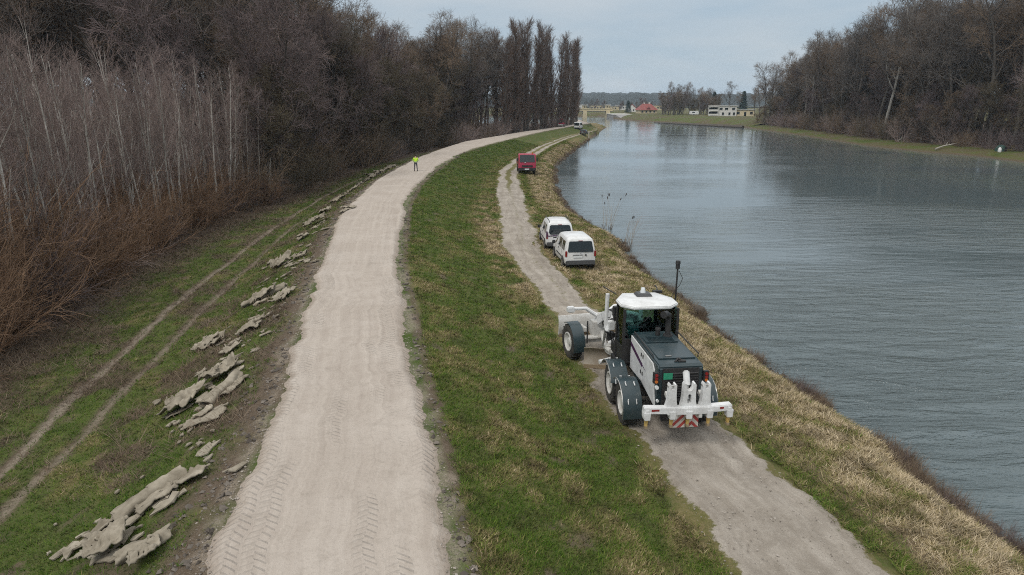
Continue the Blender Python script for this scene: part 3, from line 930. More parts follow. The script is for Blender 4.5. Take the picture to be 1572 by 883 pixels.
# left: pale sapling stand
def sm():
    y = random.uniform(20, 70); d = 1.6 + 16 * random.random() ** 1.6
    x = float(cat(C_BUSH, y)) - d
    return (x, y) if in_view(x, y, 2) else None
SAP = spots(298, sm, 0.6)
for x, y in SAP:
    d = float(cat(C_BUSH, y)) - x
    if d < 4.5:
        lb = 'slender pale bare sapling in the front edge of the stand,' + reg(y, (30, 'nearest the frame edge'), (42, 'in its near half'), (99, 'in its far half'))
    elif y > 56:
        lb = 'slender pale bare sapling at the far end of the thin stand, near the dark wood'
    else:
        lb = 'slender pale bare sapling deep in the thin stand, before the tall dark wood'
    plant('sapling', x, y, gz1(x, y), lb, 'sapling', 'slender saplings in the stand left of the levee', random.uniform(0.70, 1.08), tilt=0.045)
# brush in front of and under the saplings
def bm_():
    y = random.uniform(16, 66); d = random.uniform(0.9, 8)
    x = float(cat(C_BUSH, y)) - d
    return (x, y) if in_view(x, y, 2.0) else None
for x, y in spots(150, bm_, 1.25):
    d = float(cat(C_BUSH, y)) - x
    plant('willow' if random.random() < 0.75 else 'thicket', x, y, gz1(x, y), ('rust-brown brush along the edge of the sapling stand,' if d < 4 else 'brown bare brush growing between the pale sapling trunks,') + reg(y, (28, 'lower left corner'), (40, 'near half'), (52, 'far half'), (99, 'where it meets the dark wood')), 'shrub', 'brown brush at the foot of the sapling stand', random.uniform(0.95, 1.40) * (0.72 if d < 2.2 else 1.0) * float(np.interp(y, [20, 35, 60], [1.05, 0.9, 0.72])))
# tall dark wood behind the saplings and along the levee
def tm_():
    if random.random() < 0.45:
        y = random.uniform(66, 120); x = random.uniform(-95, -26)
        d = float(cat(C_BUSH, y)) - x
        if d > 62: return None
    else:
        y = random.uniform(70, 196); d = 4.5 + 26 * random.random()
        x = float(cat(C_BUSH, y)) - d
    if y < 74 and x > -40: return None
    return (x, y) if in_view(x, y, 2) else None
for x, y in spots(135, tm_, 4.2):
    d = float(cat(C_BUSH, y)) - x
    kd = 'pale' if random.random() < 0.10 else 'tall'
    if y > 105:
        lb = 'tall bare tree in the dark wood between the levee bend and the poplars'
    elif d < 16:
        lb = 'tall bare tree at the levee side of the dark wood, right of the saplings'
    else:
        lb = 'tall bare dark tree rising behind the pale sapling stand,' + (' at its left' if x < -0.5 * y else ' at its right end')
    if kd == 'pale':
        lb = 'tall bare tree with paler grey bark in the dark wood left of the levee'
    plant(kd, x, y, gz1(x, y), lb, 'tree', 'tall bare trees of the wood left of the levee', random.uniform(0.85, 1.10) * np.interp(y, [70, 95, 115, 160], [1.0, 0.98, 0.88, 0.84]), tilt=0.02)
for i in range(24):
    py = random.uniform(150, 212); x = float(cat(C_BUSH, py)) - random.uniform(1, 14)
    plant('tall', x, py, gz1(x, py), 'tall bare tree closing the gap between the dark wood and the poplars', 'tree', 'tall bare trees of the wood left of the levee', random.uniform(0.78, 0.92), tilt=0.02)
def dm_():
    y = random.uniform(66, 185); d = random.uniform(1.0, 9)
    x = float(cat(C_BUSH, y)) - d
    return (x, y) if in_view(x, y, 2) else None
for x, y in spots(64, dm_, 3.2):
    plant('dense', x, y, gz1(x, y), 'bushy brown bare tree along the levee edge of the dark wood,' + reg(y, (88, 'just beyond the saplings'), (200, 'beyond the worker')) if y < 110 else 'bushy bare tree on the wood edge where the levee bends right', 'tree', 'bushy trees on the wood edge', random.uniform(0.65, 1.05))
def um_():
    y = random.uniform(62, 190); d = random.uniform(-0.2, 3.5)
    x = float(cat(C_BUSH, y)) - d
    return (x, y) if in_view(x, y, 2) else None
for x, y in spots(60, um_, 2.2):
    plant('thicket' if random.random() < 0.6 else 'tallshrub', x, y, gz1(x, y), 'low bare thicket at the foot of the wood by the levee,' + reg(y, (80, 'before the worker'), (120, 'past the worker'), (300, 'at the bend')), 'shrub', 'low thicket along the wood edge', random.uniform(0.6, 1.0))
# Lombardy poplars in a row on the landward side of the far levee
POP = [(0, q, w) for q, w in ((187, .70), (192, .80), (197, .84), (202, .86), (207, .88), (212, .86), (218, .88), (224, .87), (230, .88), (237, .87), (245, .86), (251, .85))] + [(21.6, 258, .86), (23.4, 270, .85), (25.6, 283, .84), (27.2, 296, .82)]
ORD = 'first second third fourth fifth sixth seventh eighth ninth tenth eleventh twelfth thirteenth fourteenth fifteenth sixteenth seventeenth'.split()
for i, (px, py, s) in enumerate(POP):
    x = (float(cat(C_ROADL, py)) - float(np.interp(py, [195, 245], [4.2, 2.2])) + random.uniform(-0.6, 0.6)) if not px else px
    lb = {0: 'shortest bare columnar poplar, nearest end of the row', len(POP) - 1: 'bare columnar poplar at the river end of the row, before the bridge'}.get(i, 'bare columnar poplar, %s from the near end of the front row' % ORD[i if i < 17 else 16])
    plant('poplar', x, py, gz1(x, py), lb, 'poplar', 'columnar poplars in a row along the far levee', s * 1.38, sz=0.735, tilt=0.008)
for i, py in enumerate((194, 200, 207, 214, 221, 229, 237, 246)):
    x = float(cat(C_ROADL, py)) - 8.8 + random.uniform(-0.8, 0.8)
    plant('poplar', x, py, gz1(x, py), 'bare columnar poplar half hidden behind the front row, %s from its near end' % ORD[i], 'poplar', 'columnar poplars in a row along the far levee', random.uniform(0.74, 0.82) * 1.38, sz=0.735, tilt=0.008)
for i in range(42):
    py = 148 + 3.4 * i
    x = float(cat(C_ROADL, py)) - random.uniform(3.2, 7.0)
    plant('thicket', x, py, gz1(x, py), 'low thicket at the foot of the columnar poplars', 'shrub', 'thicket under the poplars', random.uniform(0.8, 1.3))
# right bank wood
def rm_():
    y = random.uniform(118, 312); d = 9 + 42 * random.random() ** 1.2
    x = float(cat(C_RB, y)) + d
    return (x, y) if in_view(x, y, 3) else None
for x, y in spots(165, rm_, 4.0):
    d = x - float(cat(C_RB, y))
    kd = 'pale' if random.random() < 0.17 and d < 26 else 'tall'
    s = random.uniform(0.88, 1.14) * np.interp(y, [120, 200, 250, 310], [1.12, 1.1, 0.98, 0.80])
    lb = 'bare tree at the far left end of the wood across the river' if y > 262 else ('bare tree in the front rows of the wood across the river,' + reg(y, (160, 'behind the tent'), (210, 'before its middle'), (400, 'past its middle')) if d < 22 else 'bare tree deep in the wood across the river')
    if kd == 'pale':
        lb = 'tall bare tree with a pale trunk in the wood across the river'
    plant(kd, x, y, rbz(x, y), lb, 'tree', 'bare trees of the wood across the river', s, tilt=0.045)
def rs_():
    y = random.uniform(118, 306); d = random.uniform(6.5, 15)
    x = float(cat(C_RB, y)) + d
    return (x, y) if in_view(x, y, 3) else None
def rd_():
    y = random.uniform(118, 310); d = 10 + 26 * random.random()
    x = float(cat(C_RB, y)) + d
    return (x, y) if in_view(x, y, 3) else None
for x, y in spots(72, rd_, 4.0):
    plant('dense', x, y, rbz(x, y), 'bushy bare tree filling the wood across the river,' + reg(y, (160, 'behind the tent'), (215, 'before its middle'), (400, 'towards its far end')), 'tree', 'bushy trees of the wood across the river', random.uniform(0.8, 1.35) * float(np.interp(y, [120, 250, 310], [1.05, 0.95, 0.7])))
for x, y in spots(125, rs_, 2.2):
    kd = random.choice(['thicket', 'thicket', 'tallshrub', 'dense'])
    s = random.uniform(0.7, 1.1) * (1.25 if kd == 'thicket' else 1.0) * (0.62 if kd == 'dense' else 1)
    plant(kd, x, y, rbz(x, y), ({'thicket': 'low bare thicket', 'tallshrub': 'tall bare shrub', 'dense': 'small bushy tree'}[kd] + ' at the foot of the wood across the river,' + reg(y, (150, 'around the tent'), (200, 'past the fallen trunk'), (250, 'midway'), (400, 'at the far end'))), 'shrub', 'undergrowth of the wood across the river', s)

# ------------------------------------------------------------------ grass and stubble: real blades, denser where the camera is near
k = NT('grass_blades')
t = k.attr('tint'); vv = k.attr('shade')
col = k.ramp(t, [(0.0, (0.042, 0.096, 0.008, 1)), (0.30, (0.108, 0.162, 0.022, 1)), (0.55, (0.215, 0.182, 0.075, 1)), (0.8, (0.39, 0.305, 0.178, 1)), (1.0, (0.57, 0.47, 0.32, 1))])
col = k.mix(k.math('MULTIPLY', vv, 0.85), col, (0.035, 0.026, 0.015, 1))
b = k.bsdf(col, 0.85, 0, None, 0.15)
MAT['blades'] = k.m
k = NT('dead_stems')
t = k.attr('tint')
col = k.ramp(t, [(0.0, (0.045, 0.030, 0.022, 1)), (0.5, (0.105, 0.075, 0.052, 1)), (1.0, (0.23, 0.175, 0.125, 1))])
k.bsdf(col, 0.9, 0, None, 0.15)
MAT['stems'] = k.m
def blades(name, x, y, z, h, w, tint, shade, per, spread, lean, mat, seed):
    """per blades (one triangle each) around each point"""
    g = np.random.default_rng(seed)
    n = len(x)
    idx = np.repeat(np.arange(n), per)
    m = len(idx)
    az = g.random(m) * 6.283; rad = spread * np.sqrt(g.random(m))
    sc = h[idx] * (0.55 + 0.75 * g.random(m))
    bx = x[idx] + rad * np.cos(az) * (h[idx] / h.mean()); by = y[idx] + rad * np.sin(az) * (h[idx] / h.mean())
    bz = z[idx] - 0.015
    a2 = az + 0.8 * g.standard_normal(m); ln = np.clip(lean + 0.35 * g.standard_normal(m), 0.05, 2.5)
    nrm = np.sqrt(1 + ln ** 2)
    tx, ty, tz = bx + sc * ln / nrm * np.cos(a2), by + sc * ln / nrm * np.sin(a2), bz + sc / nrm
    fa = g.random(m) * 3.1416; ww = w[idx] * (0.7 + 0.6 * g.random(m)) / 2
    dx, dy = ww * np.cos(fa), ww * np.sin(fa)
    V = np.empty((m, 3, 3))
    V[:, 0] = np.stack([bx - dx, by - dy, bz], 1); V[:, 1] = np.stack([bx + dx, by + dy, bz], 1); V[:, 2] = np.stack([tx, ty, tz], 1)
    F = np.arange(m * 3).reshape(-1, 3)
    me = np_mesh(name, V.reshape(-1, 3), F, mat)
    ti = np.clip(tint[idx] + 0.17 * g.standard_normal(m), 0, 1)
    set_attr(me, 'tint', np.repeat(ti, 3))
    sh = np.clip(shade[idx] + 0.22 * g.standard_normal(m), 0, 1)
    set_attr(me, 'shade', np.repeat(sh, 3))
    return tag(mesh_obj(name, me), kind='stuff')
def sample(n, y0, y1, lo, hi, seed, pw=1.0):
    g = np.random.default_rng(seed)
    q = g.random(n)
    y = y0 * (y1 / y0) ** (q ** pw)
    X, _ = keys(y)
    a, b = lo(X, y), hi(X, y)
    x = a + (b - a) * g.random(n)
    keep = np.abs(x) < 0.80 * (y + 2) + 0.5
    return x[keep], y[keep], g
def turf(name, n, y0, y1, lo, hi, seed, label, hs=1.0, drymin=0.0, lean=1.15):
    x, y, g = sample(n, y0, y1, lo, hi, seed)
    dry, bare, litter, hump, verge = ground_masks(x, y)
    keep = g.random(len(x)) > np.clip(bare * 0.86 + litter * 0.8, 0, 0.97)
    fm = flat_mask(x, y)
    keep &= fm < 0.25 + 0.75 * g.random(len(x)) * (fbm(x * 1.1, y * 0.9, seed + 9) > 0.42)
    x, y, dry, fm = x[keep], y[keep], dry[keep], fm[keep]
    far = np.interp(y, [8, 20, 60, 160], [1.0, 1.25, 2.2, 4.0])
    h = (0.065 + 0.045 * dry + 0.05 * fbm(x * 0.8, y * 0.8, seed)) * hs * np.interp(y, [8, 60, 160], [1, 1.15, 1.5])
    w = (0.015 + 0.006 * dry) * far
    tint = np.clip(dry * 0.95 + 0.22 * (fbm(x * 1.4, y * 1.4, seed + 3) - 0.5), drymin, 1)
    shade = np.clip(2.1 * (fbm(x * 3.1, y * 2.6, seed + 5) - 0.40), 0, 1)
    o = blades(name, x, y, gz(x, y) + 0.05 * (fm > 0.15), h, w, tint, shade, 6, 0.075, lean, MAT['blades'], seed)
    tag(o, label, 'grass')
turf('slope_grass', 84000, 5, 150, lambda X, y: X[6] - 0.25, lambda X, y: X[8] + 0.35, 501, 'short patchy green grass on the levee slope')
turf('bank_grass', 68000, 5, 170, lambda X, y: X[9] - 0.3, lambda X, y: X[11] - 0.15, 502, 'straw-coloured dry grass on the river bank', 1.5, 0.0, 1.6)
turf('field_grass', 70000, 5, 110, lambda X, y: X[1] + 0.5, lambda X, y: X[3] + 0.1, 503, 'green grass on the landward levee slope')
# litter of dead stems on the left
def litter_stems(n, seed):
    x, y, g = sample(n, 14, 95, lambda X, y: X[1] - 4.5, lambda X, y: X[3] - 0.2, seed)
    dry, bare, litter, hump, verge = ground_masks(x, y)
    kp = g.random(len(x)) < np.maximum(litter, 0.05 + 0.5 * verge)
    x, y = x[kp], y[kp]
    far = np.interp(y, [8, 20, 60, 160], [1.0, 1.25, 2.0, 4.0])
    h = 0.22 + 0.22 * g.random(len(x)); w = 0.014 * far
    o = blades('dead_stems', x, y, gz(x, y) + 0.02, h, w, 0.25 + 0.75 * fbm(x * 0.7, y * 0.7, seed), np.zeros(len(x)), 4, 0.12, 1.7, MAT['stems'], seed)
    tag(o, 'brown dead stems and leaf litter at the foot of the brush', 'litter')
litter_stems(52000, 511)
# longer tussocks and dead reeds right at the water's edge
g = np.random.default_rng(521)
yy = 12 * (200 / 12) ** g.random(15000)
xx = keys(yy)[0][11] - np.abs(0.40 * g.standard_normal(len(yy))) + 0.22
kp = fbm(yy * 0.7, yy * 0, 523) + 0.25 * g.random(len(yy)) > 0.66
xx, yy = xx[kp], yy[kp]
far = np.interp(yy, [8, 20, 60, 160], [1.0, 1.2, 2.0, 4.0])
o = blades('waterside_stalks', xx, yy, gz(xx, yy), 0.26 + 0.34 * g.random(len(xx)) ** 2, 0.012 * far, 0.25 + 0.75 * fbm(xx, yy, 524), 0 * xx, 5, 0.10, 0.75, MAT['stems'], 525)
tag(o, 'dark dead stalks along the waterline of the near bank', 'stalks')

# loose stones along the road edges, in the dirt track and at the waterline
k = NT('loose_stone')
t = k.attr('tint')
k.bsdf(k.ramp(t, [(0.0, (0.06, 0.05, 0.042, 1)), (0.5, (0.22, 0.19, 0.16, 1)), (1.0, (0.48, 0.43, 0.38, 1))]), 0.95, 0, None, 0.15)
MAT['stone'] = k.m
def pebbles(name, x, y, z, r, tint, seed, label):
    g = np.random.default_rng(seed)
    base = np.array([(1, 0, 0), (-1, 0, 0), (0, 1, 0), (0, -1, 0), (0, 0, 1), (0, 0, -1)], float)
    Fb = np.array([(0, 2, 4), (2, 1, 4), (1, 3, 4), (3, 0, 4), (2, 0, 5), (1, 2, 5), (3, 1, 5), (0, 3, 5)])
    n = len(x)
    V = base[None] * (0.6 + 0.8 * g.random((n, 6, 1))) + 0.2 * g.standard_normal((n, 6, 3))
    V = V * r[:, None, None] * np.array([1, 1, 0.7])
    a = g.random(n) * 6.28
    c, s = np.cos(a)[:, None], np.sin(a)[:, None]
    V = np.stack([V[..., 0] * c - V[..., 1] * s, V[..., 0] * s + V[..., 1] * c, V[..., 2]], -1)
    V = V + np.stack([x, y, z + r * 0.25], 1)[:, None]
    F = Fb[None] + (np.arange(n) * 6)[:, None, None]
    me = np_mesh(name, V.reshape(-1, 3), F.reshape(-1, 3), MAT['stone'])
    set_attr(me, 'tint', np.repeat(tint, 6))
    tag(mesh_obj(name, me), label, 'stones', kind='stuff')
g = np.random.default_rng(531)
n = 9000
yy = 9 * (90 / 9) ** g.random(n); side = g.random(n) < 0.5
ex = np.where(side, cat(C_ROADL, yy) + 0.05, cat(C_ROADR, yy) - 0.05)
off = 0.20 * g.standard_normal(n) + 0.08
xx = ex + np.where(side, -off, off)
rr_ = (0.007 + 0.022 * g.random(n) ** 5) * np.interp(yy, [9, 40, 90], [1, 1.3, 1.8])
inside = np.where(side, xx > cat(C_ROADL, yy), xx < cat(C_ROADR, yy))
pebbles('verge_gravel', xx, yy, gz(xx, yy) + np.where(inside, 0.03, 0.0), rr_, np.clip(0.66 + 0.3 * (g.random(n) - 0.5) - np.where(inside, 0, 0.45 * g.random(n)), 0, 1), 532, 'loose pale gravel along both edges of the levee road')
n = 3200
yy = 10 * (60 / 10) ** g.random(n); q = g.random(n)
xx = cat(C_TRL, yy) + (cat(C_TRR, yy) - cat(C_TRL, yy)) * q
rr_ = (0.008 + 0.022 * g.random(n) ** 5) * np.interp(yy, [9, 40, 90], [1, 1.3, 2.0])
pebbles('track_gravel', xx, yy, gz(xx, yy) + 0.07 * np.minimum(1, 8 * np.minimum(q, 1 - q)) - 0.01, rr_, np.clip(0.62 + 0.4 * (g.random(n) - 0.5), 0, 1), 533, 'loose gravel scattered over the riverside track')

g = np.random.default_rng(541); n = 1500
yy = 12 * (170 / 12) ** g.random(n)
xx = keys(yy)[0][11] + 0.16 * g.standard_normal(n) - 0.02
kp = fbm(yy * 0.9, yy * 0, 543) > 0.44
xx, yy = xx[kp], yy[kp]
pebbles('waterline_clods', xx, yy, np.maximum(gz(xx, yy), 0.0), (0.03 + 0.13 * g.random(len(xx)) ** 3) * np.interp(yy, [12, 60, 170], [1, 1.5, 2.5]), 0.25 * g.random(len(xx)), 544, 'dark clods and stones along the near waterline')

g = np.random.default_rng(551); n = 2600
yy = 9 * (110 / 9) ** g.random(n); sd = g.random(n) < 0.72
xx = np.where(sd, cat(C_ROADL, yy) - 0.05 - 1.0 * g.random(n) ** 1.5, cat(C_ROADR, yy) + 0.08 + 0.4 * g.random(n) ** 1.5)
kp = fbm(xx * 1.6, yy * 1.2, 553) > 0.40
xx, yy = xx[kp], yy[kp]
pebbles('verge_clods', xx, yy, gz(xx, yy), (0.015 + 0.065 * g.random(len(xx)) ** 3) * np.interp(yy, [9, 40, 110], [1, 1.4, 2.2]), 0.05 + 0.38 * g.random(len(xx)), 554, 'brown soil clods along both verges of the levee road')
# ------------------------------------------------------------------ paints
WHITE = plain('white_paint', (0.70, 0.70, 0.69, 1), 0.42, 0, 0.42, 2.4, bump=0.05, coat=0.2)
WHITE_D = plain('white_paint_muddy', (0.58, 0.57, 0.54, 1), 0.55, 0, 0.62, 3.2, dirt=(0.20, 0.16, 0.115, 1))
TEAL = plain('dark_teal_paint', (0.017, 0.036, 0.043, 1), 0.40, 0, 0.22, 3.0, dirt=(0.13, 0.115, 0.095, 1), coat=0.15)
BLACK = plain('black_plastic', (0.018, 0.018, 0.019, 1), 0.55, 0, 0.22, 5.0)
RUBBER = plain('tyre_rubber', (0.022, 0.021, 0.020, 1), 0.85, 0, 0.55, 4.0, dirt=(0.13, 0.11, 0.088, 1), bump=0.3)
MUDDY = plain('muddy_steel', (0.27, 0.235, 0.185, 1), 0.75, 0.1, 0.8, 4, dirt=(0.17, 0.12, 0.075, 1))
STEEL = plain('bare_steel', (0.42, 0.41, 0.39, 1), 0.38, 0.8, 0.35, 8)
RUST = plain('worn_steel', (0.33, 0.26, 0.17, 1), 0.65, 0.3, 0.5, 9, dirt=(0.14, 0.065, 0.03, 1))
GREY = plain('grey_plastic', (0.06, 0.062, 0.066, 1), 0.6, 0, 0.3, 5)
RED = plain('red_paint', (0.34, 0.008, 0.045, 1), 0.42, 0, 0.3, 3, coat=0.2)
LAMP = plain('red_lens', (0.22, 0.012, 0.012, 1), 0.25, 0, 0.1, 6)
AMBER = plain('amber_lens', (0.5, 0.14, 0.02, 1), 0.25, 0, 0.1, 6)
GREEN = plain('green_sticker', (0.02, 0.24, 0.13, 1), 0.5, 0, 0.15, 8)
PURPLE = plain('purple_film', (0.055, 0.012, 0.06, 1), 0.45, 0, 0.1, 8)
LAMPW = plain('weathered_wood', (0.45, 0.42, 0.36, 1), 0.85, 0, 0.3, 6)
CLEAR = plain('lamp_glass', (0.70, 0.72, 0.72, 1), 0.2, 0, 0.1, 8)
TURQ = plain('turquoise_plastic', (0.11, 0.30, 0.31, 1), 0.5, 0, 0.1, 8)
SEATRED = plain('red_cloth', (0.30, 0.02, 0.025, 1), 0.85, 0, 0.2, 8)
YELL = plain('yellow_sleeve', (0.62, 0.42, 0.13, 1), 0.6, 0, 0.5, 8)
k = NT('tinted_glass')
tr = k.n('ShaderNodeBsdfTransparent'); tr.inputs[0].default_value = (0.60, 0.74, 0.72, 1)
gl = k.n('ShaderNodeBsdfGlossy'); gl.inputs['Roughness'].default_value = 0.03
fr = k.n('ShaderNodeFresnel'); fr.inputs[0].default_value = 1.5
mx = k.n('ShaderNodeMixShader')
k.t.links.new(fr.outputs[0], mx.inputs[0]); k.t.links.new(tr.outputs[0], mx.inputs[1]); k.t.links.new(gl.outputs[0], mx.inputs[2])
k.t.links.new(mx.outputs[0], k.out.inputs[0])
GLASS = k.m
k = NT('dark_glass')
k.bsdf((0.012, 0.018, 0.020, 1), 0.05, 0, None, 0.55)
DGLASS = k.m
k = NT('warning_stripes')
o = k.objc()
sx = k.n('ShaderNodeSeparateXYZ'); k.put(sx.inputs[0], o)
f = k.math('GREATER_THAN', k.math('FRACT', k.math('MULTIPLY', k.math('ADD', k.math('ABSOLUTE', k.math('SUBTRACT', sx.outputs[0], 0.165)), k.math('MULTIPLY', sx.outputs[2], 1.0)), 4.6)), 0.52)
g_ = k.noise(o, 9, 4)
col = k.mix(f, (0.62, 0.58, 0.53, 1), (0.42, 0.03, 0.03, 1))
k.bsdf(k.mix(k.math('MULTIPLY', g_, 0.35), col, (0.2, 0.16, 0.12, 1)), 0.5)
STRIPE = k.m

def wheel(parent, c, r, w, rim_m, side, lugs=18, rr=0.56, steer=0.0):
    """tyre (root part) with rim sub-part; side=+1/-1 is the outer side along X"""
    a = MB()
    prof = [(r * rr, -w * 0.40), (r * 0.80, -w * 0.50), (r * 0.95, -w * 0.46), (r, -w * 0.36), (r, w * 0.36), (r * 0.95, w * 0.46), (r * 0.80, w * 0.50), (r * rr, w * 0.40)]
    a.lathe(prof, (0, 0, 0), 'X', 32)
    for i in range(lugs):
        t = 2 * math.pi * i / lugs
        for s in (-1, 1):
            tt = t + (math.pi / lugs if s > 0 else 0)
            y, z = math.cos(tt), math.sin(tt)
            a.box((s * w * 0.22, y * (r + 0.006), z * (r + 0.006)), (w * 0.44, 0.045 * r / 0.6, 0.045), (tt - math.pi / 2, 0, 0.0))
    ty = a.build('wheel', RUBBER, parent, loc=c)
    ty.rotation_euler = (0.37 * (c[1] % 1), 0, steer)
    b = MB()
    e = side * w * 0.5
    b.lathe([(r * rr + 0.005, e * 0.80), (r * rr + 0.01, e * 0.94), (r * rr - 0.03, e * 0.98), (r * rr - 0.06, e * 0.70), (r * 0.30, e * 0.45), (r * 0.22, e * 0.62), (r * 0.20, e * 0.80), (0.001, e * 0.80)], (0, 0, 0), 'X', 28)
    for i in range(8):
        t = 2 * math.pi * i / 8
        b.cyl((e * 0.45, math.cos(t) * r * 0.36, math.sin(t) * r * 0.36), (e * 0.56, math.cos(t) * r * 0.36, math.sin(t) * r * 0.36), r * 0.03, n=6)
    b.build('rim', rim_m, ty)
    return ty

# ------------------------------------------------------------------ the motor grader
GX, GY = 4.19, 18.48
gr = thing('motor_grader', 'white and dark green motor grader with rear ripper on the riverside track', 'grader', (GX, GY, 1.295), (0, 0, R(5.5)))
WZ = 0.60
for y in (-0.70, 0.70):
    for s in (-1, 1):
        wheel(gr, (s * 1.03, y, WZ), 0.60, 0.40, WHITE_D, s)
for s in (-1, 1):
    w_ = wheel(gr, (s * 1.08, 5.0, WZ), 0.60, 0.38, WHITE_D, s)
# tandem cases, rear frame, belly
m = MB()
for s in (-1, 1):
    m.box((s * 0.74, 0, 0.60), (0.18, 1.75, 0.42))
m.box((0, 0, 0.72), (1.4, 0.5, 0.36)); m.box((0, -0.6, 0.95), (0.85, 3.0, 0.42))
m.box((0, -2.12, 0.98), (1.05, 0.14, 0.55)); m.box((0, 1.7, 0.95), (0.9, 1.3, 0.35))
m.build('rear_frame', BLACK, gr, 0.02)
# mudguards over the tandem wheels
def arch(yc, s, a0, a1, rad=0.69, wid=0.52, xin=0.80):
    b = MB(); n = 9
    V = []; F = []
    for th in (0, 0.025):
        for i in range(n):
            a = R(a0 + (a1 - a0) * i / (n - 1))
            for x in (xin, xin + wid):
                V.append((s * x, yc + (rad + th) * math.cos(a), WZ + (rad + th) * math.sin(a)))
    o = 2 * n
    for i in range(n - 1):
        F += [(2 * i, 2 * i + 1, 2 * i + 3, 2 * i + 2), (o + 2 * i, o + 2 * i + 2, o + 2 * i + 3, o + 2 * i + 1),
              (2 * i, 2 * i + 2, o + 2 * i + 2, o + 2 * i), (2 * i + 1, o + 2 * i + 1, o + 2 * i + 3, 2 * i + 3)]
    F += [(0, o, o + 1, 1), (2 * n - 2, 2 * n - 1, o + 2 * n - 1, o + 2 * n - 2)]
    b.faces(V, F)
    return b
for s in (-1, 1):
    for yc, a0, a1 in ((0.70, 40, 158), (-0.70, 52, 196)):
        b = arch(yc, s, a0, a1)
        f = b.build('mudguard', TEAL, gr)
        e = MB()
        pts = [(s * 1.325, yc + 0.70 * math.cos(R(a0 + (a1 - a0) * i / 12)), WZ + 0.70 * math.sin(R(a0 + (a1 - a0) * i / 12))) for i in range(13)]
        e.tube(pts, 0.016, 5); e.build('edge_trim', STEEL, f)
        for q in ((0.93, 62), (1.17, 62), (0.93, 108), (1.17, 108), (0.95, 150), (1.18, 150)):
            bo = MB()
            x, a = q[0], R(q[1])
            p0 = Vector((s * x, yc + 0.705 * math.cos(a), WZ + 0.705 * math.sin(a)))
            d = Vector((0, math.cos(a), math.sin(a)))
            tn = Vector((0, -math.sin(a), math.cos(a)))
            bo.tube([p0 + d * 0.05, p0 + d * 0.022, p0 + d * 0.018 + tn * 0.13], 0.016, 5)
            bo.build('strap', WHITE, f)
# engine hood: flat dark deck with a raised rear, louvred sides and rear grille
m = MB()
m.prism([(-1.95, 1.02), (-1.98, 2.10), (-1.90, 2.18), (0.62, 2.22), (0.62, 1.02)], -0.60, 0.60)
m.build('hood', TEAL, gr, 0.035)
m = MB()
m.box((0.02, -1.05, 2.205), (1.0, 1.05, 0.03)); m.box((0, -0.15, 2.225), (0.92, 0.42, 0.03))
for i in range(7):
    m.box((0.0, -0.30 + i * 0.055, 2.248), (0.74, 0.02, 0.018))
m.build('hood_hatch', TEAL, gr, 0.006)
m = MB(); m.box((-0.18, -1.45, 2.235), (0.16, 0.05, 0.02)); m.build('hood_handle', STEEL, gr)
m = MB(); m.tube([(-0.10, -1.78, 2.19), (0.0, -1.70, 2.26), (0.14, -1.78, 2.19)], 0.03, 6); m.box((0.08, -1.76, 2.20), (0.20, 0.10, 0.05)); m.build('hood_latch', BLACK, gr)
for s in (-1, 1):
    m = MB(); m.tube([(s * 0.60, -1.5, 2.20), (s * 0.62, -1.5, 2.30), (s * 0.62, 0.3, 2.33), (s * 0.60, 0.3, 2.22)], 0.017, 6); m.build('handrail', BLACK, gr)
m = MB(); m.box((0, -1.985, 1.62), (0.98, 0.03, 0.95)); m.build('grille_panel', BLACK, gr, 0.01)
for i in range(11):
    m = MB(); m.box((0.02, -2.012, 1.24 + i * 0.072), (0.86, 0.045, 0.022), (R(28), 0, 0)); m.build('grille_slat', BLACK, gr)
m = MB(); m.box((-0.36, -2.042, 1.90), (0.24, 0.012, 0.17)); m.build('green_sign', GREEN, gr)
for s in (-1, 1):
    m = MB(); m.box((s * 0.665, -2.0, 1.86), (0.15, 0.10, 0.30)); lh = m.build('tail_light', BLACK, gr, 0.01)
    for zz, mm in ((1.94, LAMP), (1.85, LAMP), (1.765, AMBER)):
        m = MB(); m.cyl((s * 0.665, -2.045, zz), (s * 0.665, -2.07, zz), 0.042, n=12); m.build('lens', mm, lh)
    m = MB(); m.cyl((s * 0.64, -2.0, 1.60), (s * 0.64, -2.07, 1.60), 0.05, n=12); m.build('work_lamp', CLEAR, gr)
m = MB(); m.cyl((-0.60, -2.0, 1.22), (-0.60, -2.05, 1.22), 0.04, n=10); m.build('work_lamp', CLEAR, gr)
# white side panels with the purple flash; hinged lower flap on the left
for s in (-1, 1):
    m = MB()
    X0, X1 = s * 0.604, s * 0.635
    def pl(poly):
        m.prism(poly, min(X0, X1), max(X0, X1))
    pl([(-0.62, 1.18), (0.58, 1.12), (0.58, 2.14), (-0.62, 2.12)])
    p_ = m.build('side_panel', WHITE, gr, 0.012)
    m = MB(); pl([(-1.90, 0.98), (-0.64, 1.17), (-0.64, 2.12), (-1.55, 2.10), (-1.72, 1.95), (-1.78, 1.40)])
    p2 = m.build('side_panel', WHITE, gr, 0.012)
    m = MB(); m.prism([(-0.62, 1.60), (0.56, 1.82), (0.56, 1.96), (-0.62, 1.72)], min(s * 0.632, s * 0.638), max(s * 0.632, s * 0.638)); m.build('purple_stripe', PURPLE, p_)
    m = MB(); m.prism([(-0.60, 1.66), (-1.0, 1.62), (-0.60, 1.72)], min(s * 0.632, s * 0.638), max(s * 0.632, s * 0.638)); m.build('purple_stripe', PURPLE, p2)
    for y, z in ((-0.55, 1.45), (-0.55, 1.95), (-0.72, 1.45), (-0.72, 1.95)):
        m = MB(); m.box((s * 0.645, y, z), (0.02, 0.04, 0.10)); m.build('hinge', BLACK, p_ if y > -0.6 else p2)
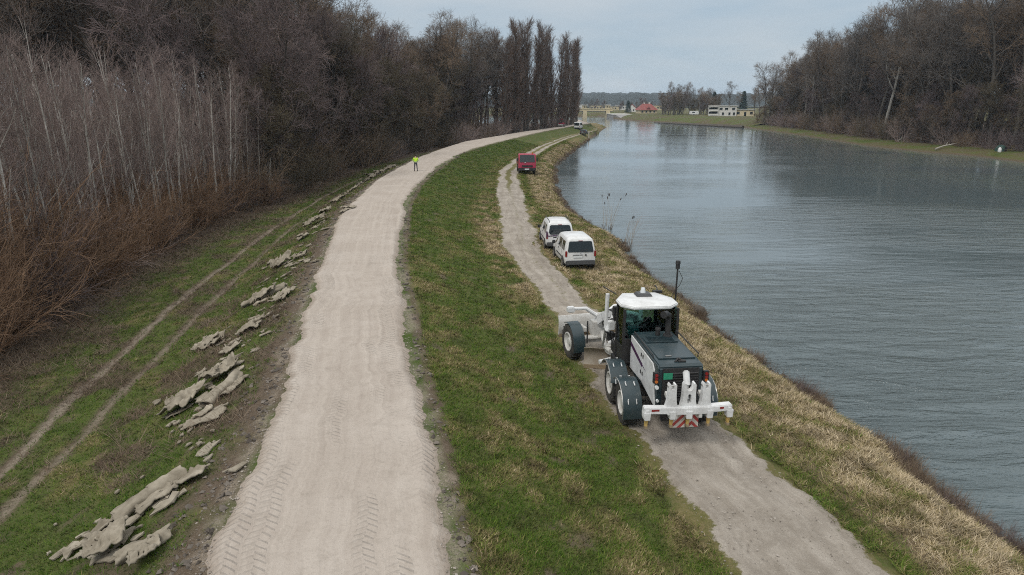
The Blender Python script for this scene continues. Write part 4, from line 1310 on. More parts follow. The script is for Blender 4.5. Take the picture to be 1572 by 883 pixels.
# exhaust stack with flared tip and heat shield
m = MB(); m.cyl((0.30, 0.10, 2.20), (0.30, 0.10, 2.30), 0.15, 0.13, 14); m.cyl((0.30, 0.10, 2.28), (0.30, 0.12, 2.78), 0.085, 0.08, 14)
m.tube([(0.30, 0.12, 2.74), (0.29, 0.10, 2.86), (0.20, 0.02, 2.93), (0.08, -0.08, 2.94)], [0.08, 0.085, 0.095, 0.105], 12)
m.build('exhaust_stack', BLACK, gr)
m = MB(); m.cyl((0.06, 0.28, 2.22), (0.06, 0.28, 2.38), 0.07, 0.07, 14); m.cyl((0.06, 0.28, 2.38), (0.06, 0.28, 2.43), 0.09, 0.08, 14); m.build('air_cleaner', BLACK, gr)
# cab: black posts and lower panels, glass all round, seat and console inside, white faceted roof
cx0, cy0, cy1, cz0, cz1 = 0.86, 0.72, 2.16, 1.12, 2.86
m = MB()
m.box((0, (cy0 + cy1) / 2, cz0 + 0.04), (1.66, cy1 - cy0, 0.10))
m.box((0, cy0 + 0.03, cz0 + 0.42), (1.62, 0.06, 0.84)); m.box((0, cy1 + 0.02, cz0 + 0.28), (1.0, 0.06, 0.56))
for s in (-1, 1):
    m.box((s * 0.82, cy0 + 0.42, cz0 + 0.30), (0.05, 0.80, 0.58))
    m.box((s * 0.82, cy1 - 0.42, cz0 + 0.18), (0.05, 0.72, 0.34))
m.build('cab_shell', BLACK, gr, 0.01)
for (x, y, x2, y2) in ((-0.82, cy0 + 0.04, -0.80, cy0 + 0.06), (0.82, cy0 + 0.04, 0.80, cy0 + 0.06), (-0.84, 1.50, -0.82, 1.50), (0.84, 1.50, 0.82, 1.50), (-0.56, cy1, -0.56, cy1), (0.56, cy1, 0.56, cy1)):
    m = MB(); m.hexa([(x - .04, y - .04, cz0 + .05), (x + .04, y - .04, cz0 + .05), (x + .04, y + .04, cz0 + .05), (x - .04, y + .04, cz0 + .05),
                      (x2 - .04, y2 - .04, cz1), (x2 + .04, y2 - .04, cz1), (x2 + .04, y2 + .04, cz1), (x2 - .04, y2 + .04, cz1)])
    m.build('cab_post', BLACK, gr, 0.01)
def pane(name, q, mat, par, t=0.012):
    a, b, c, d = (Vector(p) for p in q)
    n = (b - a).cross(d - a).normalized() * t
    m = MB(); m.hexa([a, b, b + n, a + n, d, c, c + n, d + n]); return m.build(name, mat, par, 0, False)
pane('rear_window', [(-0.77, cy0 + 0.05, 1.98), (0.77, cy0 + 0.05, 1.98), (0.76, cy0 + 0.06, 2.84), (-0.76, cy0 + 0.06, 2.84)], GLASS, gr)
for s in (-1, 1):
    pane('side_window', [(s * 0.83, cy0 + 0.09, 1.72), (s * 0.845, 1.46, 1.72), (s * 0.825, 1.46, 2.84), (s * 0.81, cy0 + 0.10, 2.84)], GLASS, gr)
    pane('cab_door', [(s * 0.84, 1.54, 1.30), (s * 0.585, cy1 - 0.02, 1.30), (s * 0.575, cy1 - 0.02, 2.84), (s * 0.825, 1.54, 2.84)], GLASS, gr)
pane('windscreen', [(-0.52, cy1 + 0.01, 1.66), (0.52, cy1 + 0.01, 1.66), (0.52, cy1 + 0.01, 2.84), (-0.52, cy1 + 0.01, 2.84)], GLASS, gr)
m = MB(); m.tube([(-0.05, cy0 - 0.01, 2.84), (0.02, cy0 - 0.03, 2.80), (-0.22, cy0 - 0.02, 2.50)], 0.012, 5); m.build('wiper', BLACK, gr)
m = MB(); m.box((-0.02, 1.30, 1.72), (0.52, 0.50, 0.14)); m.box((-0.02, 1.06, 2.05), (0.50, 0.14, 0.62), (R(8), 0, 0)); m.box((-0.02, 1.04, 2.44), (0.28, 0.10, 0.16))
m.build('seat', BLACK, gr, 0.04)
m = MB(); m.box((0.06, 1.12, 2.14), (0.46, 0.04, 0.30), (0.1, 0.35, 0)); m.build('seat_cover', SEATRED, gr, 0.01)
m = MB(); m.box((-0.46, 0.98, 2.16), (0.34, 0.12, 0.26)); m.build('document_box', TURQ, gr, 0.02)
m = MB(); m.box((0.02, 2.12, 2.56), (0.52, 0.04, 0.28)); m.build('sun_visor', TURQ, gr, 0.01)
m = MB(); m.cyl((0, 2.02, 1.3), (0, 1.86, 2.02), 0.05, n=8); m.lathe([(0.19, -0.015), (0.21, 0), (0.19, 0.015), (0.17, 0), (0.19, -0.015)], (0, 1.84, 2.06), 'Z', 18); m.box((-0.35, 1.95, 1.9), (0.12, 0.3, 0.25)); m.box((0.35, 1.95, 1.9), (0.12, 0.3, 0.25))
m.build('steering_console', GREY, gr, 0.01)
oct_ = [(-0.56, cy0 - 0.04), (0.56, cy0 - 0.04), (0.885, cy0 + 0.30), (0.885, 1.56), (0.54, cy1 + 0.06), (-0.54, cy1 + 0.06), (-0.885, 1.56), (-0.885, cy0 + 0.30)]
m = MB()
V = [(x, y, cz1) for x, y in oct_] + [(x, y, cz1 + 0.09) for x, y in oct_] + [(x * 0.66, 1.45 + (y - 1.45) * 0.66, cz1 + 0.155) for x, y in oct_]
F = [tuple(reversed(range(8)))] + [(i, (i + 1) % 8, 8 + (i + 1) % 8, 8 + i) for i in range(8)] + [(8 + i, 8 + (i + 1) % 8, 16 + (i + 1) % 8, 16 + i) for i in range(8)] + [tuple(range(16, 24))]
m.faces(V, F); rf = m.build('cab_roof', WHITE, gr, 0.025)
m = MB(); m.box((0.0, 1.72, cz1 + 0.19), (0.50, 0.42, 0.09), taper=(0.8, 0.8)); m.build('roof_vent', GREY, rf, 0.01)
m = MB(); m.cyl((0, 1.74, cz1 + 0.23), (0, 1.74, cz1 + 0.38), 0.085, 0.06, 14); m.build('beacon', CLEAR, rf)
for x in (-0.72, 0.55):
    m = MB(); m.tube([(x, cy1 + 0.0, cz1 + 0.08), (x * 1.25, cy1 + 0.35, cz1 + 0.14), (x * 1.35, cy1 + 0.75, cz1 + 0.14)], 0.018, 6); m.build('roof_bar', BLACK, gr)
m = MB(); m.box((0.62, cy1 + 0.1, cz1 + 0.10), (0.30, 0.12, 0.09)); m.build('front_lamp', BLACK, gr, 0.01)
# steps and tank at the left, between cab and tandem
m = MB(); m.box((-0.74, 1.55, 0.95), (0.34, 0.55, 0.36)); m.build('step_box', BLACK, gr, 0.02)
for i in range(2):
    m = MB(); m.box((-0.92, 1.66, 0.46 + 0.26 * i), (0.28, 0.40, 0.03)); m.build('step', STEEL, gr)
m = MB(); m.cyl((-0.80, 1.44, 1.15), (-0.80, 1.44, 0.62), 0.03, n=6); m.cyl((-0.66, 1.52, 1.15), (-0.66, 1.52, 0.60), 0.03, n=6); m.build('hose', YELL, gr)
# front frame: white gooseneck, nose, axle
m = MB()
def beam(pts, w, h):
    pts = [Vector(p) for p in pts]
    for a, b in zip(pts, pts[1:]):
        d = (b - a); ang = math.atan2(d.z, d.y)
        m.box((a + b) / 2, (w, d.length + 0.10, h), (ang, 0, 0))
beam([(0, 2.3, 1.30), (0, 2.75, 1.75), (0, 3.9, 1.82), (0, 4.6, 1.55), (0, 5.15, 1.18)], 0.32, 0.34)
m.build('gooseneck', WHITE, gr, 0.03)
m = MB(); m.box((0, 5.2, 0.95), (0.55, 0.45, 0.55)); m.box((0, 5.0, 0.62), (1.75, 0.22, 0.20)); m.cyl((-0.8, 4.85, 0.7), (0.8, 4.85, 0.7), 0.045, n=8)
m.build('front_axle', WHITE_D, gr, 0.02)
for s in (-1, 1):
    b = arch(5.0, s, 62, 196, 0.68, 0.42, 0.86); f = b.build('front_mudguard', TEAL, gr)
    m = MB(); m.box((s * 1.07, 4.335, 0.72), (0.40, 0.02, 0.04)); m.build('guard_bar', STEEL, f)
    m = MB(); m.tube([(s * 0.16, 5.1, 1.45), (s * 0.55, 5.15, 1.72), (s * 1.05, 5.15, 1.74)], [0.075, 0.07, 0.06], 8); m.build('lamp_arm', WHITE, gr)
    m = MB(); m.box((s * 1.10, 5.18, 1.72), (0.26, 0.22, 0.20)); hl = m.build('headlight', WHITE, gr, 0.03)
    m = MB(); m.cyl((s * 1.10, 5.29, 1.72), (s * 1.10, 5.31, 1.72), 0.08, n=14); m.build('lens', CLEAR, hl)
    m = MB(); m.tube([(s * 0.83, 4.25, 0.75), (s * 0.83, 4.25, 1.55)], 0.025, 6); m.build('guard_post', BLACK, gr)
m = MB(); m.prism([(5.85, 0.55), (5.78, 0.75), (5.78, 1.08), (5.88, 1.28), (5.93, 1.28), (5.86, 1.08), (5.86, 0.75), (5.93, 0.55)], -1.30, 1.30)
for x in (-0.45, 0.45):
    m.box((x, 5.6, 0.85), (0.12, 0.5, 0.16))
m.build('front_blade', WHITE_D, gr, 0.01)
m = MB(); m.prism([(5.80, 0.50), (5.80, 0.62), (5.77, 0.62), (5.77, 0.50)], -1.31, 1.31); m.build('cutting_edge', RUST, gr)
# drawbar, turn circle and mouldboard
m = MB()
for s in (-1, 1):
    m.tube([(0.02 * s, 4.85, 0.88), (s * 0.55, 3.35, 0.92), (s * 0.55, 2.9, 0.92)], [0.07, 0.085, 0.08], 8)
m.box((0, 3.2, 0.95), (1.2, 0.16, 0.14)); m.box((0, 2.85, 0.95), (1.1, 0.14, 0.14))
m.build('drawbar', WHITE_D, gr, 0.01)
m = MB(); m.lathe([(0.52, 0.72), (0.68, 0.72), (0.68, 0.84), (0.52, 0.84), (0.52, 0.72)], (0.15, 3.3, 0), 'Z', 30); m.build('turn_circle', WHITE_D, gr)
m = MB()
A, B = Vector((-1.0, 4.05)), Vector((1.64, 2.75)); d = (B - A); L = d.length; d.normalize(); nn = Vector((-d.y, d.x))
prof = [(0.16, 0.14), (0.04, 0.30), (0.0, 0.46), (0.05, 0.62), (0.17, 0.76)]
V = []
for t in (0, 1):
    for th in (0, 0.03):
        for q, z in prof:
            p = A + d * L * t - nn * (q + th)
            V.append((p.x, p.y, z))
F = [(i, i + 1, 10 + i + 1, 10 + i) for i in range(4)] + [(5 + i, 15 + i, 16 + i, 6 + i) for i in range(4)] + [(4, 9, 19, 14), (0, 10, 15, 5), (0, 5, 6, 1), (1, 6, 7, 2), (2, 7, 8, 3), (3, 8, 9, 4), (10, 11, 16, 15), (11, 12, 17, 16), (12, 13, 18, 17), (13, 14, 19, 18)]
m.faces(V, F); bl = m.build('mouldboard', MUDDY, gr)
m = MB(); p0 = A - nn * 0.17; p1 = B - nn * 0.17
m.hexa([(p0.x, p0.y, 0.03), (p1.x, p1.y, 0.03), (p1.x - nn.x * .03, p1.y - nn.y * .03, 0.03), (p0.x - nn.x * .03, p0.y - nn.y * .03, 0.03), (p0.x, p0.y, 0.16), (p1.x, p1.y, 0.16), (p1.x - nn.x * .03, p1.y - nn.y * .03, 0.16), (p0.x - nn.x * .03, p0.y - nn.y * .03, 0.16)])
m.build('cutting_edge', RUST, gr)
for q in (-0.45, 0.75):
    m = MB(); c = A + d * (L / 2 + q) - nn * 0.35
    m.tube([(c.x, c.y, 0.75), (c.x - nn.x * 0.15, c.y - nn.y * 0.15, 0.55), (c.x + nn.x * 0.1, c.y + nn.y * 0.1, 0.25)], 0.07, 8); m.build('blade_arm', WHITE_D, gr)
m = MB(); m.tube([(-0.9, 3.0, 0.55), (0.2, 3.15, 0.70)], 0.055, 8); m.tube([(-0.9, 3.0, 0.55), (-0.55, 3.0, 0.58)], 0.075, 8); m.build('shift_cylinder', WHITE, gr)
# saddle with its lift cylinders
m = MB(); m.tube([(-0.62, 3.10, 1.55), (-0.40, 3.10, 2.02), (0.0, 3.10, 2.12), (0.40, 3.10, 2.02), (0.62, 3.10, 1.55)], 0.10, 10); m.box((0, 3.10, 1.95), (0.5, 0.30, 0.30)); m.box((-0.5, 3.12, 1.75), (0.22, 0.28, 0.30)); m.box((0.5, 3.12, 1.75), (0.22, 0.28, 0.30))
m.build('saddle', WHITE, gr, 0.02)
for s in (-1, 1):
    m = MB(); m.cyl((s * 0.60, 3.20, 2.78), (s * 0.62, 3.22, 1.62), 0.065, n=12); cy = m.build('lift_cylinder', WHITE, gr)
    m = MB(); m.cyl((s * 0.62, 3.22, 1.62), (s * 0.68, 3.25, 0.98), 0.038, n=10); m.build('piston_rod', STEEL, cy)
m = MB(); m.cyl((0.45, 3.02, 1.70), (-0.45, 3.3, 1.05), 0.06, n=10); m.build('side_cylinder', WHITE, gr)
m = MB(); m.box((-0.36, 3.02, 2.16), (0.20, 0.20, 0.46)); m.build('valve_block', BLACK, gr, 0.02)
hs = MB()
for q in range(7):
    a = random.uniform(-0.3, 0.3)
    hs.tube([(-0.28 + 0.08 * q, 2.32, 1.45 + 0.03 * q), (-0.32 + 0.10 * q + a, 2.62, 1.55 + 0.08 * (q % 3)), (-0.36 + 0.11 * q, 3.0, 1.75 - 0.1 * (q % 3))], 0.018, 5)
for q in range(8):
    x0 = random.uniform(-.6, .6)
    hs.tube([(x0, 3.0, 2.0), (x0 * 1.2, 3.3 + .1 * q, 1.7), (x0 * .8, 3.1 + .12 * q, 1.2), (x0 * .5, 3.3, .95)], 0.02, 5)
    hs.tube([(x0 * .3, 2.9, 2.1), (x0 * .4, 3.6, 2.05), (x0 * .2, 4.3, 1.9)], 0.018, 5)
hs.build('hydraulic_hoses', BLACK, gr)
m = MB(); m.lathe([(0.40, 0.70), (0.51, 0.70), (0.51, 0.80), (0.40, 0.80), (0.40, 0.70)], (0.15, 3.3, 0), 'Z', 24); m.build('gear_ring', BLACK, gr)
m = MB(); m.box((0.3, 3.42, 1.35), (.34, .26, .40)); m.box((-0.28, 3.5, 1.2), (.22, .3, .3)); m.build('pump_block', BLACK, gr, .02)
m = MB(); m.cyl((-0.1, 2.72, 1.42), (-0.1, 2.92, 1.40), 0.17, n=14); m.cyl((0.14, 2.75, 1.2), (0.14, 2.95, 1.2), 0.13, n=14); m.build('circle_motor', WHITE_D, gr)
# satellite mast at the right end of the blade
m = MB(); p = B - nn * 0.05 - d * 0.06
m.box((p.x, p.y, 0.85), (0.16, 0.16, 0.25)); m.cyl((p.x, p.y, 0.8), (p.x + 0.03, p.y, 3.62), 0.032, 0.028, n=10); ms_ = m.build('antenna_mast', BLACK, gr)
m = MB(); m.cyl((p.x + 0.03, p.y, 3.58), (p.x + 0.03, p.y, 3.74), 0.07, n=12); m.cyl((p.x + 0.03, p.y, 3.74), (p.x + 0.03, p.y, 3.84), 0.085, 0.075, n=12); m.build('receiver', BLACK, ms_)
m = MB(); m.tube([(p.x + 0.09, p.y, 3.5), (p.x + 0.22, p.y - 0.02, 3.25), (p.x + 0.14, p.y, 3.02), (p.x - 0.04, p.y, 2.85), (p.x - 0.16, p.y, 2.55), (p.x - 0.03, p.y, 2.4)], 0.010, 5); m.build('cable', BLACK, ms_)
# ripper at the tail: beam, clevises, centre ram, shanks, warning boards
RY = -2.62
m = MB()
m.box((0, RY, 1.22), (1.10, 0.20, 0.20))
for s in (-1, 1):
    m.box((s * 0.82, RY + 0.02, 1.25), (0.64, 0.22, 0.17), (0, s * R(-3), 0))
    m.prism([(s * 1.00, 1.31), (s * 1.11, 1.30), (s * 1.15, 1.19), (s * 1.14, 1.03), (s * 1.02, 1.03), (s * 1.01, 1.16)], RY - 0.12, RY + 0.13, 'Y')
m.build('ripper_beam', WHITE, gr, 0.02)
for x in (-0.42, 0.02, 0.46):
    m = MB()
    if abs(x) > 0.1:          # flared plate with two ears round a pin
        m.prism([(x - .21, 1.22), (x + .21, 1.22), (x + .15, 1.31), (x + .115, 1.45), (x + .10, 1.65), (x + .098, 1.90), (x + .075, 1.94), (x + .045, 1.92), (x + .042, 1.79), (x - .042, 1.79), (x - .045, 1.92), (x - .075, 1.94), (x - .098, 1.90), (x - .10, 1.65), (x - .115, 1.45), (x - .15, 1.31)], RY - 0.03, RY + 0.14, 'Y')
    else:                     # wider yoke with an oval eye, the ram between its ears
        for s in (-1, 1):
            h_ = [(0, 1.22), (.27, 1.22), (.205, 1.31), (.175, 1.45), (.16, 1.65), (.158, 1.90), (.13, 1.95), (.095, 1.93), (.09, 1.82), (.05, 1.75), (0, 1.73), (0, 1.66), (.045, 1.62), (.05, 1.50), (.045, 1.42), (0, 1.38)]
            m.prism([(x + s * q, z) for q, z in h_], RY - 0.03, RY + 0.14, 'Y')
    cl = m.build('clevis', WHITE, gr, 0)
    if abs(x) > 0.1:
        m = MB(); m.cyl((x - .12, RY + .05, 1.86), (x + .12, RY + .05, 1.86), .032, n=10); m.build('pin', STEEL, cl)
        m = MB(); m.box((x, RY + .30, 1.45), (.10, .34, .12), (R(20), 0, 0)); m.build('link', WHITE_D, cl, 0.01)
m = MB(); m.cyl((0.02, RY + 0.20, 1.80), (0.02, RY + 0.34, 2.12), 0.085, n=16); m.cyl((0.02, RY + 0.34, 2.12), (0.02, RY + 0.35, 2.14), 0.06, n=16); rc = m.build('ripper_ram', WHITE, gr, 0.008)
m = MB(); m.cyl((0.02, RY + 0.06, 1.48), (0.02, RY + 0.20, 1.80), 0.04, n=12); m.build('piston_rod', STEEL, rc)
for x in (-1.06, -0.41, 0.02, 0.56, 1.08):
    m = MB(); m.box((x, RY - 0.02, 1.12), (0.15, 0.20, 0.22), taper=(1.15, 1.1)); sk = m.build('shank_pocket', WHITE, gr, 0.015)
    m = MB(); m.hexa([(x - .03, RY - .02, .78), (x + .03, RY - .02, .78), (x + .03, RY + .05, .78), (x - .03, RY + .05, .78), (x - .04, RY - .07, 1.05), (x + .04, RY - .07, 1.05), (x + .04, RY + .06, 1.05), (x - .04, RY + .06, 1.05)])
    m.build('shank', YELL, sk, 0.006)
    m = MB(); m.box((x, RY + 0.01, .79), (0.075, 0.10, 0.07)); m.build('tine', RUST, sk)
for x0, x1 in ((-0.40, -0.015), (0.075, 0.34)):
    m = MB(); m.box(((x0 + x1) / 2, RY + 0.10, 0.86), (x1 - x0, 0.02, 0.34)); bd = m.build('warning_board', STRIPE, gr)
m = MB(); m.box((-0.03, RY + 0.22, 1.05), (0.8, 0.06, 0.10)); m.build('board_bracket', BLACK, gr)
for s, w_ in ((-1, 0.20), (1, 0.10)):
    m = MB(); m.box((s * 0.86, RY - 0.094, 1.275), (w_, 0.006, 0.05)); m.build('red_label', LAMP, gr)
# rear linkage
for s in (-1, 1):
    m = MB(); m.box((s * 0.32, -2.40, 1.10), (0.09, 0.62, 0.16)); m.build('link_arm', WHITE_D, gr, 0.01)

# the front frame is steered at the articulation joint and sits closer to the cab
FRONT = {'gooseneck', 'front_axle', 'front_mudguard', 'lamp_arm', 'headlight', 'guard_post', 'front_blade', 'cutting_edge', 'drawbar', 'turn_circle', 'mouldboard', 'blade_arm', 'shift_cylinder', 'saddle', 'lift_cylinder', 'side_cylinder', 'valve_block', 'antenna_mast', 'circle_motor', 'hydraulic_hoses', 'gear_ring', 'pump_block'}
PV = Vector((0, 1.5, 0)); AR = R(10.3)
for o in CH[gr.name]:
    nm = o.name.split('.')[0]
    if nm in FRONT or (nm == 'wheel' and o.location.y > 3):
        M = Matrix.Rotation(AR, 3, 'Z')
        o.location = PV + M @ (o.location + Vector((0, -0.28, 0)) - PV)
        o.rotation_euler.z += AR
# ------------------------------------------------------------------ vans
def section(y, zb, zbelt, zr, w, wr, lean=0.0, z0=0.95):
    pts = [(w - 0.07, zb), (w - 0.005, zb + 0.10), (w, (zb + zbelt) / 2), (w - 0.015, zbelt), (wr + 0.02, zr - 0.20), (wr - 0.035, zr - 0.09), (wr - 0.12, zr - 0.03), (wr - 0.30, zr), (0, zr + 0.015)]
    right = [(x, z) for x, z in pts]
    left = [(-x, z) for x, z in reversed(pts[:-1])]
    return [(x, y + lean * max(0, z - z0), z) for x, z in right + left]
def loft(secs):
    n = len(secs[0]); V = [p for s in secs for p in s]; F = []
    for i in range(len(secs) - 1):
        for j in range(n):
            F.append((i * n + j, i * n + (j + 1) % n, (i + 1) * n + (j + 1) % n, (i + 1) * n + j))
    F += [tuple(reversed(range(n))), tuple(range((len(secs) - 1) * n, len(secs) * n))]
    m = MB(); m.faces(V, F)
    return m
def small_van(label, cat_, group, loc, rz, rails=False, band=False):
    t = thing('parked_van', label, cat_, loc, (0, 0, rz), group, 0.965)
    W, WR = 0.895, 0.745
    # stations from tail to nose: (y, bottom, belt, roof, half width, roof half width, lean)
    S = [(0.03, 0.50, 1.02, 1.70, 0.80, 0.66, 0.16), (0.08, 0.38, 1.03, 1.79, W - 0.03, WR - 0.02, 0.15), (0.22, 0.32, 1.04, 1.83, W, WR, 0.10), (1.2, 0.27, 1.04, 1.85, W, WR, 0), (2.3, 0.27, 1.04, 1.83, W, WR - 0.005, 0),
         (2.75, 0.27, 1.04, 1.74, W, WR - 0.02, 0), (3.25, 0.27, 1.03, 1.45, W - 0.01, WR + 0.02, 0), (3.62, 0.27, 1.00, 1.16, W - 0.02, WR + 0.08, 0), (4.05, 0.28, 0.86, 0.98, W - 0.06, WR + 0.02, 0), (4.30, 0.32, 0.72, 0.82, W - 0.16, WR - 0.08, 0), (4.38, 0.40, 0.60, 0.70, W - 0.26, WR - 0.2, 0)]
    b = loft([section(*s) for s in S]).build('body', WHITE, t)
    def P(y, h, s):
        """point on the glass band: h 0 at belt, 1 at cant rail"""
        ys = [q[0] for q in S]
        w = np.interp(y, ys, [q[4] for q in S]); wr = np.interp(y, ys, [q[5] for q in S]); zb = np.interp(y, ys, [q[2] for q in S]); zr = np.interp(y, ys, [q[3] for q in S])
        x = (w - 0.015) * (1 - h) + (wr + 0.02) * h; z = zb * (1 - h) + (zr - 0.20) * h
        return Vector((s * (x + 0.004), y, z + 0.0))
    for s in (-1, 1):
        for y0, y1, y1t in ((0.42, 1.18, 1.18), (1.28, 2.08, 2.08), (2.16, 3.15, 2.72)):
            q = [P(y0, 0.06, s), P(y1, 0.06, s), P(y1t, 0.93, s), P(y0 + 0.06, 0.93, s)]
            m = MB(); m.faces([v for v in q] + [v + Vector((-s * 0.01, 0, 0)) for v in q], [(0, 1, 2, 3), (4, 7, 6, 5), (0, 4, 5, 1), (1, 5, 6, 2), (2, 6, 7, 3), (3, 7, 4, 0)])
            m.build('side_window', DGLASS, t, 0, False)
        for yy in (1.23, 2.12):
            m = MB(); m.box((s * (W + 0.001), yy, 0.70), (0.006, 0.012, 0.70)); m.build('door_seam', BLACK, t)
        m = MB(); m.box((s * (W + 0.004), 1.6, 0.62), (0.014, 2.2, 0.09)); m.build('rub_strip', GREY, t, 0.004)
        m = MB(); m.box((s * (W + 0.006), 2.02, 0.98), (0.02, 0.16, 0.035)); m.build('door_handle', BLACK, t)
        m = MB(); m.box((s * (W + 0.13), 2.86, 1.12), (0.20, 0.10, 0.20)); m.build('wing_mirror', BLACK, t, 0.03)
        for yy in (0.72, 3.42):
            m = MB(); m.cyl((s * (W - 0.06), yy, 0.34), (s * (W + 0.006), yy, 0.34), 0.385, n=26); m.build('wheel_arch', BLACK, t)
            m = MB(); m.lathe([(0.20, 0.0), (0.31, 0.0), (0.315, 0.03), (0.29, 0.05), (0.20, 0.045)], (0, 0, 0), 'X', 26)
            if s < 0:
                for v in m.bm.verts: v.co.x *= -1
            wl = m.build('wheel', RUBBER, t, loc=(s * (W + 0.0), yy, 0.315))
            m = MB(); m.lathe([(0.20, 0.035), (0.17, 0.05), (0.08, 0.02), (0.05, 0.04), (0.001, 0.04)], (0, 0, 0), 'X', 20)
            if s < 0:
                for v in m.bm.verts: v.co.x *= -1
            m.build('rim', STEEL, wl)
            m = MB(); m.cyl((s * 0.62, yy, 0.315), (s * (W - 0.05), yy, 0.315), 0.315, n=20); m.build('tyre_body', RUBBER, t)
        m = MB(); m.prism([(s * 0.775, 0.80), (s * 0.888, 0.80), (s * 0.880, 1.10), (s * 0.785, 1.12)], -0.005, 0.10, 'Y'); m.build('tail_light', LAMP, t, 0.01)
    yb = lambda z: 0.03 + 0.16 * max(0, z - 0.95) - 0.012
    def tail(poly, mat, name, th=0.012, bev=0.0):
        m = MB(); n = len(poly)
        V = [(x, yb(z) - 0.0, z) for x, z in poly] + [(x, yb(z) + 0.02, z) for x, z in poly]
        m.faces(V, [tuple(range(n)), tuple(reversed(range(n, 2 * n)))] + [(i, n + i, n + (i + 1) % n, (i + 1) % n) for i in range(n)])
        return m.build(name, mat, t, bev, False)
    if rails:
        tail([(-0.62, 1.06), (0.62, 1.06), (0.72, 1.20), (0.64, 1.60), (0.56, 1.65), (-0.56, 1.65), (-0.64, 1.60), (-0.72, 1.20)], DGLASS, 'rear_window')
    else:
        tail([(-0.70, 1.05), (0.70, 1.05), (0.735, 1.10), (0.655, 1.60), (0.61, 1.65), (-0.61, 1.65), (-0.655, 1.60), (-0.735, 1.10)], DGLASS, 'rear_window')
    m = MB(); m.box((0, 0.02, 0.98), (0.02, 0.03, 0.04)); m.tube([(0.0, 0.0, 1.08), (0.04, 0.01, 1.14), (0.40, 0.03, 1.20)], 0.010, 5); m.build('wiper', BLACK, t)
    m = MB(); m.box((0, 0.155, 1.675), (0.24, 0.05, 0.03)); m.build('brake_light', LAMP, t)
    m = MB(); m.box((0, 0.045, 0.44), (1.70, 0.16, 0.26)); m.build('rear_bumper', GREY, t, 0.04)
    m = MB(); m.box((-0.16, -0.012, 0.885), (0.58, 0.02, 0.035)); m.build('grab_bar', BLACK, t)
    m = MB(); m.box((-0.16, 0.004, 0.79), (0.52, 0.012, 0.11)); m.build('number_plate', CLEAR, t)
    m = MB(); m.cyl((0.30, 0.03, 0.88), (0.30, -0.0, 0.88), 0.05, n=14); m.build('door_lock', BLACK, t)
    m = MB(); m.box((0, 3.62, 0.5), (0.9, 1.2, 0.3)); m.build('engine_tray', BLACK, t)
    q = [(-0.70, 2.74, 1.70), (0.70, 2.74, 1.70), (0.78, 3.50, 1.18), (-0.78, 3.50, 1.18)]
    pane('windscreen', [(-0.76, 3.46, 1.262), (0.76, 3.46, 1.262), (0.66, 2.86, 1.690), (-0.66, 2.86, 1.690)], DGLASS, t, 0.02)
    if rails:
        for s in (-1, 1):
            m = MB(); m.tube([(s * 0.66, 0.30, 1.80), (s * 0.66, 0.42, 1.90), (s * 0.66, 2.3, 1.91), (s * 0.66, 2.45, 1.82)], 0.022, 6); m.build('roof_rail', BLACK, t)
    if band:
        tail([(-0.80, 0.93), (-0.18, 0.99), (-0.18, 1.03), (-0.80, 0.99)], PURPLE, 'purple_band')
        tail([(-0.45, 0.86), (0.15, 0.91), (0.15, 0.95), (-0.45, 0.90)], PURPLE, 'purple_band')
        m = MB(); m.box((-0.845, 0.02, 1.08), (0.09, 0.09, 0.40)); m.build('purple_corner', PURPLE, t, 0.02)
    return t
def on_track(px, py):
    return gz1(px, py)
small_van('plain white van with square rear window, parked nearest the grader', 'van', 'white vans on the river bank', (3.75, 36.4, on_track(3.6, 38) + 0.02), R(7))
small_van('white van with purple stripes and roof rails, parked ahead of the plain one', 'van', 'white vans on the river bank', (2.95, 41.2, on_track(2.9, 43) + 0.02), R(4), True, True)

# ------------------------------------------------------------------ red flatbed truck coming along the track
tk = thing('red_truck', 'small red flatbed truck with dark windscreen facing up the track', 'truck', (1.95, 88.0, gz1(1.9, 88) + 0.03), (0, 0, R(183)), scale=(1.06, 1.06, 1.14))
m = MB(); m.prism([(0.0, 0.62), (-0.02, 1.35), (-0.34, 2.18), (-0.55, 2.26), (-1.55, 2.26), (-1.62, 0.62)], -1.05, 1.05); m.build('cab', RED, tk, 0.06)
pane('windscreen', [(-0.93, 0.012, 1.38), (0.93, 0.012, 1.38), (0.86, -0.318, 2.16), (-0.86, -0.318, 2.16)], DGLASS, tk, 0.015)
for s in (-1, 1):
    pane('side_window', [(s * 1.055, -0.25, 1.38), (s * 1.055, -1.4, 1.38), (s * 1.055, -1.35, 2.1), (s * 1.055, -0.5, 2.1)], DGLASS, tk, 0.01)
    m = MB(); m.box((s * 1.20, -0.10, 1.68), (0.16, 0.08, 0.40)); m.tube([(s * 1.05, -0.15, 1.85), (s * 1.2, -0.12, 1.86)], 0.02, 5); m.build('wing_mirror', BLACK, tk, 0.02)
    m = MB(); m.box((s * 0.80, 0.05, 0.64), (0.26, 0.06, 0.16)); m.build('headlight', CLEAR, tk, 0.02)
    for yy in (-0.75, -3.9):
        wheel(tk, (s * 0.88, yy, 0.42), 0.42, 0.28, GREY, s, 14)
m = MB(); m.box((0, 0.02, 0.60), (2.08, 0.14, 0.30)); m.build('front_bumper', BLACK, tk, 0.03)
m = MB(); m.box((0, 0.02, 0.95), (1.3, 0.05, 0.20)); m.build('grille', BLACK, tk, 0.01)
m = MB(); m.box((0.05, 0.10, 0.62), (0.52, 0.02, 0.12)); m.build('number_plate', CLEAR, tk)
m = MB(); m.box((0.25, 0.03, 1.33), (0.18, 0.03, 0.05)); m.build('badge', CLEAR, tk)
m = MB(); m.cyl((-0.66, -0.7, 2.25), (-0.66, -0.7, 2.42), 0.09, n=12); m.build('beacon', AMBER, tk)
